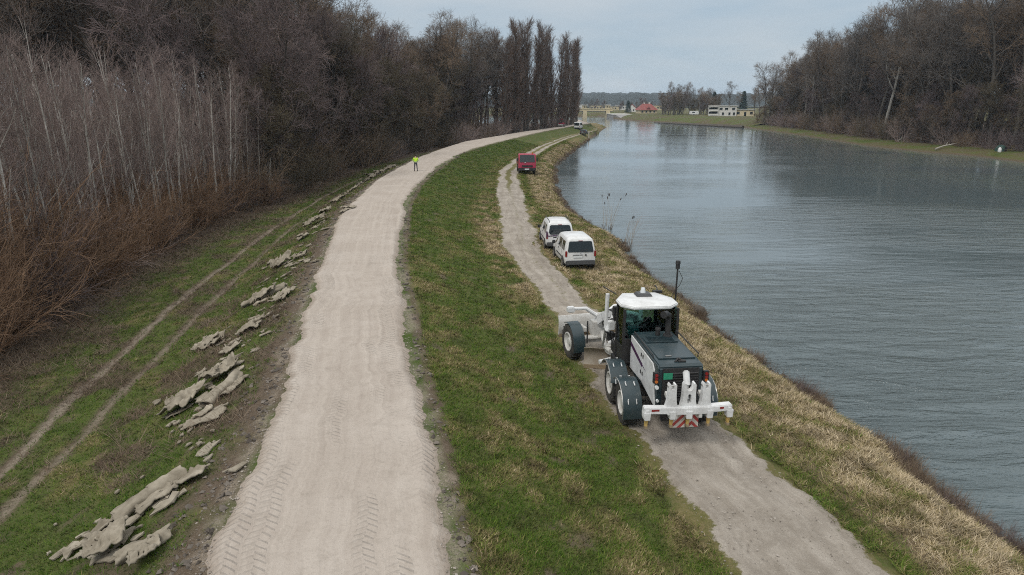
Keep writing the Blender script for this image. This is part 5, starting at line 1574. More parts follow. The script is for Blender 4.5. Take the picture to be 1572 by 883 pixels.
m = MB(); m.box((0, -2.9, 0.62), (0.8, 4.4, 0.22)); m.build('chassis', BLACK, tk, 0.02)
m = MB(); m.box((0, -3.35, 0.98), (2.05, 3.3, 0.10)); bd = m.build('flatbed', GREY, tk, 0.01)
for s in (-1, 1):
    m = MB(); m.box((s * 1.0, -3.35, 1.20), (0.05, 3.3, 0.36)); m.build('side_board', RED, bd)
m = MB(); m.box((0, -1.74, 1.25), (2.05, 0.05, 0.46)); m.build('head_board', RED, bd)

# ------------------------------------------------------------------ vehicles far down the levee
vn = thing('panel_van', 'distant white van with dark rear windows at the far end of the levee', 'van', (20.9, 226.5, 1.75), (0, 0, R(-17)))
m = loft([section(0, .5, 1.15, 2.3, .98, .86, .05), section(.2, .42, 1.15, 2.4, 1.0, .88), section(3.6, .42, 1.15, 2.4, 1.0, .88), section(4.4, .42, 1.1, 1.9, .98, .86), section(5.2, .45, 1.0, 1.25, .93, .84), section(5.4, .5, .8, .95, .8, .7)])
m.build('body', WHITE, vn)
m = MB(); m.box((0, 0.06, 1.70), (1.66, 0.10, 0.86)); m.build('rear_window', DGLASS, vn, 0.02)
m = MB(); m.box((0, 0.0, 0.58), (1.9, 0.12, 0.28)); m.build('rear_bumper', BLACK, vn, 0.03)
for s in (-1, 1):
    m = MB(); m.box((s * 0.9, 0.0, 1.0), (0.14, 0.08, 0.35)); m.build('tail_light', LAMP, vn)
    for yy in (0.9, 4.2):
        m = MB(); m.cyl((s * 0.72, yy, 0.36), (s * 1.01, yy, 0.36), 0.36, n=16); m.build('wheel', RUBBER, vn)
    m = MB(); m.box((s * 1.003, 2.3, 1.75), (0.01, 3.0, 0.6)); m.build('side_window', DGLASS, vn)
    m = MB(); m.box((s * 1.15, 4.2, 1.5), (0.2, 0.1, 0.25)); m.build('wing_mirror', BLACK, vn)
cr = thing('grey_car', 'distant grey car parked beside the track before the white van', 'car', (20.4, 202.5, gz1(20.4, 203)), (0, 0, R(-17)))
m = loft([section(0, .4, .9, 1.32, .84, .62, .2, .8), section(.25, .3, .92, 1.42, .88, .66, .1, .8), section(1.5, .26, .92, 1.47, .88, .66), section(2.2, .26, .9, 1.42, .88, .65), section(3.0, .26, .88, 1.06, .87, .70), section(3.9, .3, .75, .86, .8, .66), section(4.15, .4, .6, .68, .66, .55)])
m.build('body', GREY, cr)
m = MB(); m.box((0, 0.09, 1.14), (1.25, 0.12, 0.34), (R(-18), 0, 0)); m.build('rear_window', DGLASS, cr)
m = MB(); m.box((0, -0.01, 0.48), (1.6, 0.1, 0.24)); m.build('rear_bumper', BLACK, cr, 0.02)
m = MB(); m.box((0, -0.01, 0.72), (0.5, 0.03, 0.11)); m.build('number_plate', CLEAR, cr)
for s in (-1, 1):
    m = MB(); m.box((s * 0.68, 0.0, 0.82), (0.25, 0.08, 0.14)); m.build('tail_light', LAMP, cr)
    m = MB(); m.box((s * 0.80, 1.5, 1.15), (0.03, 1.8, 0.3), (0, s * R(-24), 0)); m.build('side_window', DGLASS, cr)
    for yy in (0.75, 3.3):
        m = MB(); m.cyl((s * 0.68, yy, 0.32), (s * 0.89, yy, 0.32), 0.32, n=16); m.build('wheel', RUBBER, cr)
# red compact roller under the poplars on the levee
rd = thing('road_roller', 'distant red roller on the levee road below the poplars', 'roller', (16.0, 226.0, 2.68), (0, 0, R(-20)))
m = MB(); m.box((0, 0.2, 1.0), (1.2, 1.6, 0.7)); m.build('engine_body', RED, rd, 0.06)
for yy in (-1.1, 1.5):
    m = MB(); m.cyl((-0.7, yy, 0.5), (0.7, yy, 0.5), 0.5, n=20); dr = m.build('drum', STEEL, rd)
    m = MB(); m.box((0, yy, 1.05), (1.5, 0.7, 0.12)); m.build('drum_frame', RED, dr)
for x in (-0.5, 0.5):
    m = MB(); m.cyl((x, -0.5, 1.2), (x, -0.5, 2.4), 0.04, n=6); m.build('canopy_post', BLACK, rd)
m = MB(); m.box((0, -0.4, 2.42), (1.3, 1.3, 0.08)); m.build('canopy', RED, rd, 0.02)
m = MB(); m.box((0, -0.5, 1.4), (0.5, 0.45, 0.4)); m.build('seat', BLACK, rd, 0.03)
ps = thing('marker_post', 'pale wooden marker post beside the distant grey car', 'post', (22.3, 203, gz1(22.3, 203)))
m = MB(); m.cyl((0, 0, -0.2), (0, 0, 1.9), 0.16, 0.14, n=8); m.build('post_shaft', LAMPW, ps)
m = MB(); m.cyl((0, 0, 1.9), (0, 0, 1.98), 0.15, 0.02, n=8); m.build('post_cap', WHITE, ps)

# ------------------------------------------------------------------ the worker in the yellow jacket
def skinned(name, V, E, Rad, mat, parent, sub=2):
    me = bpy.data.meshes.new(name)
    me.from_pydata(V, E, [])
    me.materials.append(mat)
    o = mesh_obj(name, me, parent)
    sk = o.modifiers.new('skin', 'SKIN'); sk.use_smooth_shade = True
    d = me.skin_vertices[0].data
    for i, r in enumerate(Rad):
        d[i].radius = (r, r * 0.82) if isinstance(r, float) else r
        d[i].use_root = (i == 0)
    s_ = o.modifiers.new('sub', 'SUBSURF'); s_.levels = sub; s_.render_levels = sub
    return o
HIVIS = plain('hi_vis_cloth', (0.50, 0.80, 0.03, 1), 0.8, 0, 0.12, 6)
NAVY = plain('navy_cloth', (0.035, 0.040, 0.058, 1), 0.9, 0, 0.2, 6)
SKIN = plain('skin', (0.46, 0.27, 0.19, 1), 0.6, 0, 0.05, 6)
HAIR = plain('dark_hair', (0.03, 0.025, 0.015, 1), 0.9, 0, 0.1, 20)
SILVER = plain('reflective_tape', (0.62, 0.64, 0.64, 1), 0.4, 0, 0.1, 8)
pe = thing('person', 'worker in yellow hi-vis jacket and dark trousers standing on the levee road', 'person', (-10.75, 77.2, gz1(-10.75, 77.2) + 0.075), (0, 0, R(10)))
V = [(0, 0, 0.98)]; E = []; Rd = [0.125]
def add(p, r, par):
    V.append(p); Rd.append(r); E.append((par, len(V) - 1)); return len(V) - 1
c1 = add((0, 0.01, 1.18), 0.125, 0); c2 = add((0, 0.03, 1.38), 0.14, c1); nk = add((0, 0.055, 1.52), 0.06, c2); h1 = add((0, 0.085, 1.60), 0.075, nk); h2 = add((0, 0.10, 1.70), 0.085, h1); add((0, 0.10, 1.77), 0.05, h2); add((0, 0.20, 1.645), 0.022, h1)
for s in (-1, 1):
    add((s * 0.085, 0.10, 1.665), 0.02, h1)
    sh = add((s * 0.20, 0.03, 1.42), 0.062, c2); el = add((s * 0.285, 0.02, 1.15), 0.046, sh); wr = add((s * 0.13, 0.20, 1.05), 0.032, el); pm = add((s * 0.06, 0.25, 1.05), 0.036, wr)
    for q in range(4):
        f1 = add((s * 0.03, 0.27 + 0.006 * q, 1.085 - 0.022 * q), 0.011, pm); add((s * -0.015, 0.262 + 0.006 * q, 1.075 - 0.022 * q), 0.010, f1)
    t1 = add((s * 0.07, 0.285, 1.085), 0.012, pm); add((s * 0.045, 0.30, 1.105), 0.010, t1)
    hp = add((s * 0.10, 0, 0.92), 0.095, 0); kn = add((s * 0.125, 0.015, 0.50), 0.062, hp); an = add((s * 0.15, -0.01, 0.10), 0.042, kn); add((s * 0.165, 0.13, 0.045), 0.038, an)
skinned('body', V, E, Rd, SKIN, pe, 1)
V = [(0, 0, 0.90)]; E = []; Rd = [(0.185, 0.14)]
c1 = add((0, 0.01, 1.12), (0.19, 0.145), 0); c2 = add((0, 0.03, 1.36), (0.20, 0.15), c1); add((0, 0.05, 1.50), (0.10, 0.10), c2)
for s in (-1, 1):
    sh = add((s * 0.21, 0.03, 1.42), 0.085, c2); el = add((s * 0.30, 0.02, 1.14), 0.07, sh); add((s * 0.155, 0.185, 1.05), 0.052, el)
jk = skinned('jacket', V, E, Rd, HIVIS, pe)
m = MB(); m.lathe([(0.212, -0.025), (0.217, 0), (0.212, 0.025)], (0, 0.01, 1.02), 'Z', 18)
for v in m.bm.verts: v.co.y *= 0.80
m.build('reflective_band', SILVER, jk)
V = [(0, 0, 0.93)]; E = []; Rd = [(0.15, 0.12)]
for s in (-1, 1):
    hp = add((s * 0.10, 0, 0.86), 0.105, 0); kn = add((s * 0.125, 0.015, 0.50), 0.08, hp); add((s * 0.15, -0.01, 0.12), 0.066, kn)
skinned('trousers', V, E, Rd, NAVY, pe)
for s in (-1, 1):
    m = MB(); m.box((s * 0.16, 0.05, 0.055), (0.105, 0.29, 0.11), (0, 0, -s * 0.12)); m.build('boot', BLACK, pe, 0.03)
m = MB(); m.sphere((0, 0.088, 1.715), 0.108, 14, (0.92, 1.0, 0.82)); m.build('hair', HAIR, pe)
# ------------------------------------------------------------------ torn geotextile left along the landward slope
k = NT('geotextile')
o = k.objc()
n1 = k.noise(o, 2.2, 6, 0.65); n2 = k.noise(o, 26, 4, 0.7); n3 = k.noise(o, 0.9, 3)
col = k.mix(k.ramp(n1, [(0.35, 0.0), (0.7, 1.0)]), (0.185, 0.158, 0.118, 1), (0.420, 0.372, 0.296, 1))
col = k.mix(k.ramp(n3, [(0.5, 0.0), (0.75, 0.6)]), col, (0.10, 0.082, 0.058, 1))
col = k.mix(k.math('MULTIPLY', k.rnd(), 0.2), col, (0.17, 0.15, 0.115, 1))
k.bsdf(col, 0.95, 0, k.bump(k.math('ADD', n1, k.math('MULTIPLY', n2, 0.35)), 0.6, 0.03), 0.1)
GEO = k.m
def up(px, py, z):
    """ground point seen at photograph pixel (px,py): only used to read off places"""
    dx = (px - 786) / 1048.0; dz = -(py - 441.5) / 1048.0; P = R(15.1)
    d = (dx, math.cos(P) + dz * math.sin(P), -math.sin(P) + dz * math.cos(P))
    t = (z - 10.0) / d[2]
    return d[0] * t, d[1] * t
def up_g(px, py):
    z = 1.6
    for _ in range(8):
        x, y = up(px, py, z); z = gz1(x, y)
    return x, y
def sheet(cx, cy, ang, L, W, amp, seed, mat, par=None, name='torn_sheet', lift=0.03, ragged=0.35, hump=0.0):
    """crumpled torn sheet draped on the slope"""
    g = np.random.default_rng(seed); N, M = 34, 22
    a, b = np.meshgrid(np.linspace(-1, 1, N), np.linspace(-1, 1, M), indexing='ij')
    th = np.arctan2(b, a)
    rag = 1 - ragged * fbm(np.cos(th) * 1.7 + seed, np.sin(th) * 1.7 + 3.1, seed, 5) - 0.12 * vnoise(th * 7, th * 0 + seed, seed)
    a2, b2 = a * rag, b * rag
    sq = np.maximum(np.abs(a), np.abs(b)); rr = np.sqrt(a * a + b * b) + 1e-6
    cor = 1 - 0.22 * np.clip(rr - 1, 0, 1)
    u = a2 * cor * L / 2; v = b2 * cor * W / 2
    u = u + 0.05 * L * (fbm(a * 2 + seed, b * 2, seed + 1) - 0.5); v = v + 0.10 * W * (fbm(a * 2, b * 2 + seed, seed + 2) - 0.5)
    x = cx + u * math.cos(ang) - v * math.sin(ang); y = cy + u * math.sin(ang) + v * math.cos(ang)
    fold = np.abs(2 * fbm(u * 0.9 + seed, v * 2.4, seed + 4, 3) - 1); f2 = 1 - np.abs(2 * fbm(u * 2.2, v * 2.2 + seed, seed + 5, 3) - 1)
    z = gz(x.ravel(), y.ravel()).reshape(x.shape) + lift * 0.6 + amp * 0.95 * (0.75 * (1 - fold) ** 2.0 + 0.5 * f2 ** 3 + 0.5 * (1 - np.abs(2 * fbm(u * 4.5 + seed, v * 4.5, seed + 15, 2) - 1)) ** 3) + hump * np.exp(-(b * 1.8) ** 2) * (0.6 + 0.5 * fbm(a * 2 + seed, b * 0, seed)) + 0.25 * amp * sstep(0.85, 1.0, sq) * vnoise(th * 5, th * 0, seed + 8)
    F = grid_faces(N, M)
    if par is None:
        org = (cx, cy, float(gz1(cx, cy)))
    else:
        org = tuple(par.location)
    Vv = np.stack([x.ravel() - org[0], y.ravel() - org[1], z.ravel() - org[2]], 1)
    keep = np.random.default_rng(seed + 9).random(len(F)) > -1
    hx = fbm(a * 3 + seed, b * 3, seed + 7, 3)
    hole = (hx[:-1, :-1] > 0.76).ravel()
    F = F[~hole]
    me = np_mesh(name, Vv, F, mat, True)
    o = bpy.data.objects.new(name, me); link(o, par)
    if par is None: o.location = org
    sd = o.modifiers.new('thickness', 'SOLIDIFY'); sd.thickness = 0.035; sd.offset = 0
    return o
def roll(p0, p1, r, seed, par, name='rolled_sheet'):
    g = np.random.default_rng(seed); N, M = 44, 40
    t = np.linspace(0, 1, N); q = np.linspace(0, 1, M)
    ax = np.array(p0)[None] * (1 - t[:, None]) + np.array(p1)[None] * t[:, None]
    d = unit(np.array(p1) - np.array(p0)); sd = np.array([-d[1], d[0]])
    th = q * 2 * np.pi * 1.6 + 0.4
    rad = r * (1.0 - 0.28 * q)[None] * (0.62 + 0.45 * fbm(t[:, None] * 3.5 + seed, np.cos(th)[None] * 1.6 + np.zeros((N, 1)), seed, 4) + 0.30 * fbm(t[:, None] * 11 + seed, th[None] * 1.6 + np.zeros((N, 1)), seed + 5, 3)) * (1 + 0.15 * np.sin(3 * th + 4 * t[:, None]))
    off = rad * np.cos(th)[None]; zz = rad * np.sin(th)[None] * 0.66
    bend = 0.10 * (fbm(t * 3 + seed, t * 0, seed + 1) - 0.5)
    x = ax[:, 0][:, None] + sd[0] * (off + bend[:, None]) + d[0] * 0.10 * (vnoise(th * 2, th * 0, seed)[None] - 0.5) * np.sign(t - 0.5)[:, None]
    y = ax[:, 1][:, None] + sd[1] * (off + bend[:, None]) + d[1] * 0.10 * (vnoise(th * 2, th * 0, seed)[None] - 0.5) * np.sign(t - 0.5)[:, None]
    gzv = gz(ax[:, 0], ax[:, 1])
    z = gzv[:, None] + r * 0.60 + zz
    org = par.location
    me = np_mesh(name, np.stack([x.ravel() - org[0], y.ravel() - org[1], z.ravel() - org[2]], 1), grid_faces(N, M), GEO, True)
    o = bpy.data.objects.new(name, me); link(o, par)
    m_ = o.modifiers.new('thickness', 'SOLIDIFY'); m_.thickness = 0.03; m_.offset = 0
    return o
def geo_thing(px, py, label):
    x, y = up_g(px, py)
    return thing('torn_geotextile', label, 'geotextile', (x, y, gz1(x, y)), group='torn geotextile pieces left along the landward slope'), x, y
sd_ = 900
def piece(px0, py0, px1, py1, wid, label, amp=0.14, rolled=0.0, hump=0.0, extra=()):
    """sheet lying from one photograph point to another"""
    global sd_
    sd_ += 7
    a = up_g(px0, py0); b = up_g(px1, py1)
    cx, cy = (a[0] + b[0]) / 2, (a[1] + b[1]) / 2
    t = thing('torn_geotextile', label, 'geotextile', (cx, cy, gz1(cx, cy)), group='torn geotextile pieces left along the landward slope')
    L = math.hypot(b[0] - a[0], b[1] - a[1]); ang = math.atan2(b[1] - a[1], b[0] - a[0])
    if rolled:
        roll(a, b, rolled, sd_, t)
        if wid:
            nx, ny = -math.sin(ang), math.cos(ang)
            sheet(cx - nx * 0.3, cy - ny * 0.3, ang, L * 0.7, wid, amp, sd_ + 1, GEO, t)
    else:
        sheet(cx, cy, ang, L * 1.05, wid * 1.3, amp, sd_ + 1, GEO, t, hump=hump)
        g_ = np.random.default_rng(sd_)
        sheet(cx + g_.uniform(-.25, .25) * L * math.cos(ang) - .2 * math.sin(ang), cy + g_.uniform(-.25, .25) * L * math.sin(ang) + .2 * math.cos(ang), ang + g_.uniform(.4, 1.2), L * 0.5, wid * 0.7, amp * 1.1, sd_ + 4, GEO, t, lift=0.09)
    for e in extra:
        x, y = up_g(e[0], e[1])
        sheet(x, y, ang + e[4], e[2], e[3], amp, sd_ + 2 + int(e[0]) % 5, GEO, t)
    return t
piece(176, 808, 285, 735, 0.6, 'long rolled geotextile with open end, largest on the slope by the near road edge', 0.12, 0.21, extra=((152, 822, 0.7, 0.45, 0.3), (292, 738, 0.9, 0.6, 0.2)))
piece(125, 872, 205, 825, 0.9, 'crumpled geotextile lowest in the near pile at the bottom left', 0.22, hump=0.2)
piece(180, 868, 262, 822, 0.9, 'folded geotextile beside the crumpled one in the near bottom-left pile', 0.20, 0.16)
piece(275, 660, 352, 632, 0.75, 'flat pale geotextile scrap just below the short rolled tube', 0.08)
piece(316, 628, 366, 580, 0.5, 'short rolled geotextile tube lying uphill of the crumpled heap', 0.1, 0.19)
piece(255, 650, 305, 600, 0.9, 'crumpled geotextile heap left of the short rolled tube', 0.22, hump=0.1)
piece(312, 600, 362, 560, 0.8, 'bunched geotextile at the head of the short rolled tube', 0.25, hump=0.15)
piece(298, 538, 348, 522, 0.8, 'pale wrinkled geotextile scrap beside the middle of the slope', 0.2)
piece(342, 550, 372, 530, 0.4, 'small bent geotextile scrap right of the pale wrinkled one', 0.16)
piece(365, 515, 404, 500, 0.6, 'narrow geotextile strip pointing up towards the road', 0.18)
piece(372, 473, 438, 443, 1.0, 'wide draped geotextile sheet halfway up the row', 0.25, 0.2)
piece(420, 470, 448, 446, 0.6, 'ragged geotextile edge at the road side of the wide draped sheet', 0.15)
piece(408, 420, 450, 398, 0.9, 'broad folded geotextile with a dark hollow under it', 0.3, hump=0.15)
piece(448, 403, 474, 391, 0.6, 'small geotextile lump between the folded sheet and the road', 0.2)
piece(455, 372, 475, 362, 0.7, 'thin geotextile scrap below the twisted pair', 0.15)
piece(462, 356, 504, 336, 0.9, 'twisted geotextile heap with dark folds near the bend', 0.32, hump=0.1)
piece(488, 333, 510, 322, 0.7, 'curled geotextile end above the twisted heap', 0.25)
piece(506, 316, 536, 302, 0.8, 'geotextile sheet with a pale upturned edge near the bend', 0.25)
piece(520, 330, 545, 318, 0.5, 'pale geotextile strip touching the road edge at the bend', 0.12)
piece(530, 300, 552, 288, 0.8, 'grey geotextile lump sixth from the far end of the row', 0.22)
piece(548, 288, 566, 278, 0.8, 'dark geotextile lump where the row nears the levee bend', 0.25)
piece(562, 280, 580, 268, 0.9, 'geotextile bundle with pale top close to the worker', 0.3)
piece(578, 270, 590, 262, 0.9, 'small geotextile bundle, second from the far end of the row', 0.2)
piece(592, 262, 606, 254, 0.9, 'farthest geotextile scrap of the row, nearest the worker', 0.2)

# small torn scraps and clods between the sheets: too many to count, one mesh
def scraps(n, seed):
    g = np.random.default_rng(seed)
    row = np.array([(118, 850), (150, 840), (235, 770), (300, 715), (270, 640), (330, 590), (350, 535), (385, 505), (405, 460), (430, 412), (462, 395), (480, 348), (508, 318), (530, 300), (560, 280), (600, 257)], float)
    ks = g.random(n) * (len(row) - 1); i = ks.astype(int); w = (ks - i)[:, None]
    pp = row[i] * (1 - w) + row[i + 1] * w
    sc_ = np.interp(pp[:, 1], [255, 850], [0.12, 1.0])
    pp = pp + g.standard_normal((n, 2)) * np.array([34, 16]) * sc_[:, None] + np.array([10, 0]) * sc_[:, None]
    Vs, Fs, off = [], [], 0
    for q in range(n):
        x, y = up_g(*pp[q])
        L = 0.05 + 0.22 * g.random() ** 2.2; W = L * g.uniform(.4, .9); a = g.random() * 6.28
        gu, gv = np.meshgrid(np.linspace(-1, 1, 4), np.linspace(-1, 1, 3), indexing='ij')
        u = gu * L * (1 + .35 * g.standard_normal(gu.shape)); v = gv * W * (1 + .35 * g.standard_normal(gu.shape))
        X = x + u * math.cos(a) - v * math.sin(a); Y = y + u * math.sin(a) + v * math.cos(a)
        Z = gz(X.ravel(), Y.ravel()) + 0.03 + L * 0.45 * g.random(12) * (g.random() < .6) * .7
        Vs.append(np.stack([X.ravel(), Y.ravel(), Z], 1)); Fs.append(grid_faces(4, 3) + off); off += 12
    me = np_mesh('geotextile_scraps', np.concatenate(Vs), np.concatenate(Fs), GEO)
    o = mesh_obj('geotextile_scraps', me)
    m_ = o.modifiers.new('thickness', 'SOLIDIFY'); m_.thickness = 0.03
    tag(o, 'small torn geotextile scraps strewn between the larger pieces on the slope', 'scraps', kind='stuff')
scraps(230, 990)

# ------------------------------------------------------------------ reeds and stones at the near waterline
k = NT('reed_stalk'); n = k.noise(k.objc(), 8, 3)
k.bsdf(k.mix(n, (0.22, 0.18, 0.14, 1), (0.40, 0.34, 0.27, 1)), 0.85); REED = k.m
SEED = plain('seed_head', (0.045, 0.032, 0.025, 1), 0.95, 0, 0.2, 20)
def reeds(px, py, label, n, hgt, lean, heads, seed):
    x, y = up(px, py, 0.0)
    t = thing('reed_clump', label, 'reeds', (x, y, 0.0), group='reed clumps at the waterline')
    g = np.random.default_rng(seed)
    for i in range(n):
        a = g.random() * 6.28; r0 = 0.35 * math.sqrt(g.random()); h = hgt * g.uniform(0.65, 1.0)
        dx, dy = lean + 0.22 * g.standard_normal(), 0.18 * g.standard_normal()
        p = [(r0 * math.cos(a) + dx * h * q ** 1.4, r0 * math.sin(a) + dy * h * q ** 1.4, -0.2 + (h + 0.2) * q) for q in (0, 0.35, 0.7, 1.0)]
        m = MB(); m.tube(p, [0.012, 0.010, 0.008, 0.006], 4); s_ = m.build('reed', REED, t)
        if i < heads:
            e = Vector(p[-1]); d = (e - Vector(p[-2])).normalized()
            m = MB(); m.tube([e - d * 0.05, e + d * 0.05, e + d * 0.14, e + d * 0.22], [0.012, 0.034, 0.036, 0.010], 6); m.build('seed_head', SEED, s_)
    for i in range(12):
        a = g.random() * 6.28; d_ = g.uniform(0.25, 0.7)
        m = MB(); m.tube([(0.3 * math.cos(a), 0.3 * math.sin(a), -0.1), (0.45 * math.cos(a), 0.45 * math.sin(a), d_ * 0.6), (d_ * math.cos(a), d_ * math.sin(a), d_ * 0.5)], [0.02, 0.016, 0.006], 4); m.build('dead_leaf', SEED, t)
reeds(932, 352, 'tall thin reed clump with dark seed heads standing in the water', 14, 2.9, 0.16, 7, 61)
reeds(964, 376, 'leaning reed clump at the water edge, nearer than the tall one', 13, 2.2, 0.28, 2, 62)
ROCK = plain('wet_rock', (0.060, 0.050, 0.040, 1), 0.8, 0, 0.5, 3, dirt=(0.10, 0.075, 0.045, 1), bump=0.6)
def boulder(px, py, r, label, seed, sz=0.75):
    x, y = up(px, py, 0.15)
    x = min(x, float(keys(np.array([y]))[0][11][0]) + 0.35)
    g = np.random.default_rng(seed)
    bm = bmesh.new(); bmesh.ops.create_icosphere(bm, subdivisions=3, radius=r)
    for v in bm.verts:
        n = v.co.normalized()
        q = 0.75 + 0.6 * float(fbm(np.array([n.x * 1.6 + seed]), np.array([n.y * 1.6 + n.z * 2.3]), seed, 3)[0])
        v.co *= q; v.co.z *= sz
    me = bpy.data.meshes.new('waterside_rock'); bm.to_mesh(me); bm.free(); me.materials.append(ROCK)
    me.polygons.foreach_set('use_smooth', np.zeros(len(me.polygons), dtype=bool))
    o = mesh_obj('waterside_rock', me, None, (x, y, gz1(x, y) + 0.05 if x < float(keys(np.array([y]))[0][11][0]) else 0.0))
    o.rotation_euler = (0, 0, g.random() * 6)
    tag(o, label, 'rock', 'dark rocks along the near waterline')
for i, (px, py, r, lb) in enumerate([(1072, 478, .42, 'largest dark rounded rock at the waterline beyond the grader mast'), (1041, 452, .25, 'dark rock just left of the largest, behind the mast'), (1028, 446, .25, 'small dark rock between the mast and the vans, on the waterline'),
        (1012, 438, .22, 'low dark rock above the grader cab, at the waterline'), (1095, 503, .28, 'flat dark rock below the largest one, at the waterline'), (986, 421, .25, 'dark rock at the waterline below the leaning reeds'), (972, 402, .3, 'dark rock at the foot of the leaning reeds'),
        (890, 336, .3, 'dark rock at the waterline left of the tall reeds'), (872, 322, .32, 'dark rock in the inlet between red truck and vans'), (864, 306, .3, 'uppermost dark rock in the inlet below the red truck'), (1118, 528, .22, 'small dark rock at the waterline beside the grader ripper')]):
    boulder(px, py, r, lb, 700 + i)
for i, (px, py, s, lb) in enumerate([(1168, 552, .20, 'dark scrubby clump on the bank edge right of the grader'), (1236, 606, .20, 'dark scrubby clump on the bank edge, second from the grader'), (1256, 622, .15, 'small dark scrub clump beside the second one'), (1386, 700, .16, 'dark dead scrub at the waterline halfway down the bank'), (1412, 738, .19, 'dead scrub dipping into the water above the near bank corner'),
        (1456, 776, .16, 'dead scrub at the water edge near the frame corner'), (1500, 812, .19, 'dead scrub lowest but one on the near bank'), (1545, 842, .19, 'dead scrub at the lower right corner of the bank'), (905, 345, .22, 'brown tussock at the waterline by the tall reeds'), (1150, 545, .12, 'small brown tussock nearest the grader ripper'), (1350, 672, .12, 'small dead tussock halfway down the bank')]):
    x, y = up(px, py, 0.35)
    plant('thicket', x - 0.1, y, max(0.0, gz1(x - 0.1, y)), lb, 'scrub', 'dead scrub along the near waterline', s * 0.85, var=i % 2)

# ------------------------------------------------------------------ things on the far bank
LOG = plain('pale_dead_wood', (0.36, 0.33, 0.28, 1), 0.9, 0, 0.4, 4, bump=0.4)
def log(px0, py0, px1, py1, z0, z1, r, label):
    a = up(px0, py0, z0)
    t = thing('fallen_trunk', label, 'fallen trunk', (a[0], a[1], z0 - 0.1), group='fallen trunks on the far bank')
    b = ((px1 - px0) * a[1] / 1010, (px1 - px0) * 0.01, z1 - z0)
    m = MB(); m.tube([(0, 0, 0), (b[0] * .5, b[1] + .3, b[2] * .55), (b[0], b[1], b[2])], [r, r * .8, r * .5], 8); m.build('trunk', LOG, t)
    m = MB(); m.tube([(b[0] * .6, b[1] * .6 + .2, b[2] * .6), (b[0] * .7 + .3, .8, b[2] * .9 + .5)], [r * .5, r * .2], 6); m.tube([(b[0] * .8, b[1] * .8, b[2] * .8), (b[0] * 1.1, -.6, b[2] * 1.0 + .3)], [r * .4, r * .1], 6); m.build('branch', LOG, t)
log(1376, 218, 1388, 210, 1.0, 2.2, 0.16, 'pale dead trunk leaning up from the far bank')
log(1436, 228, 1462, 220, 0.9, 1.9, 0.18, 'longest pale fallen trunk lying on the far bank')
log(1226, 192, 1234, 188, 1.6, 2.2, 0.12, 'small pale dead branch on the upstream far bank')
TARP = plain('green_tarp', (0.012, 0.055, 0.042, 1), 0.6, 0, 0.2, 4)
x, y = up(1536, 232, 1.0)
t = thing('angler_tent', 'dark green tent at the wood edge on the far bank', 'tent', (x, y, rbz(x, y) - 0.05), (0, 0, 0.3))
m = MB(); m.lathe([(1.0, 0.0), (0.98, 0.5), (0.75, 0.95), (0.35, 1.2), (0.001, 1.25)], (0, 0, 0), 'Z', 12); m.build('canopy', TARP, t)
for i in range(4):
    a = i * math.pi / 2 + .4
    m = MB(); m.tube([(1.02 * math.cos(a), 1.02 * math.sin(a), 0), (1.0 * math.cos(a), 1.0 * math.sin(a), .5), (.77 * math.cos(a), .77 * math.sin(a), .97), (0, 0, 1.28)], 0.025, 5); m.build('tent_pole', BLACK, t)
m = MB(); m.prism([(-.35, 0), (.35, 0), (.25, .85), (-.25, .85)], -1.03, -0.92, 'Y'); m.build('door_flap', BLACK, t)
x, y = up(1531, 233, 0.95)
t = thing('white_sack', 'white sack standing in front of the green tent', 'sack', (x, y - .6, rbz(x, y - .6) - 0.03))
m = MB(); m.lathe([(0.001, 0), (.30, 0.0), (.34, .3), (.30, .65), (.16, .85), (.10, .95), (0.001, .96)], (0, 0, 0), 'Z', 10); m.build('bag', WHITE, t)
m = MB(); m.lathe([(.11, 0.84), (.14, .86), (.11, .88)], (0, 0, 0), 'Z', 10); m.build('tie', GREY, t)
x, y = up(1554, 232, 1.0)
t = thing('yellow_drum', 'dull yellow drum right of the green tent', 'drum', (x, y, rbz(x, y) - 0.03))
OCH = plain('ochre_paint', (0.30, 0.23, 0.09, 1), 0.6, 0, 0.4, 4)
m = MB(); m.lathe([(0.001, 0), (.34, 0), (.35, .03), (.34, .06), (.34, .44), (.36, .47), (.34, .5), (.34, .9), (.35, .93), (.31, .93), (.30, .90), (0.001, .90)], (0, 0, 0), 'Z', 18); m.build('barrel', OCH, t)
m = MB(); m.cyl((.15, 0, .90), (.15, 0, .94), .05, n=8); m.build('bung', BLACK, t)
# ------------------------------------------------------------------ the weir bridge, the lock and the houses beyond the bend
CREAM = plain('cream_render', (0.50, 0.42, 0.26, 1), 0.85, 0, 0.25, 0.5)
CONC = plain('grey_concrete', (0.26, 0.245, 0.24, 1), 0.9, 0, 0.4, 0.4)
WALLW = plain('white_render', (0.62, 0.60, 0.56, 1), 0.85, 0, 0.2, 0.4)
WALLY = plain('pale_yellow_render', (0.55, 0.46, 0.30, 1), 0.85, 0, 0.2, 0.4)
TILE = plain('red_tiles', (0.24, 0.065, 0.055, 1), 0.85, 0, 0.35, 0.6, bump=0.3)
FLAT = plain('flat_roof', (0.36, 0.36, 0.35, 1), 0.9, 0, 0.3, 0.5)
def at(px, py, z):
    return up(px, py, z)
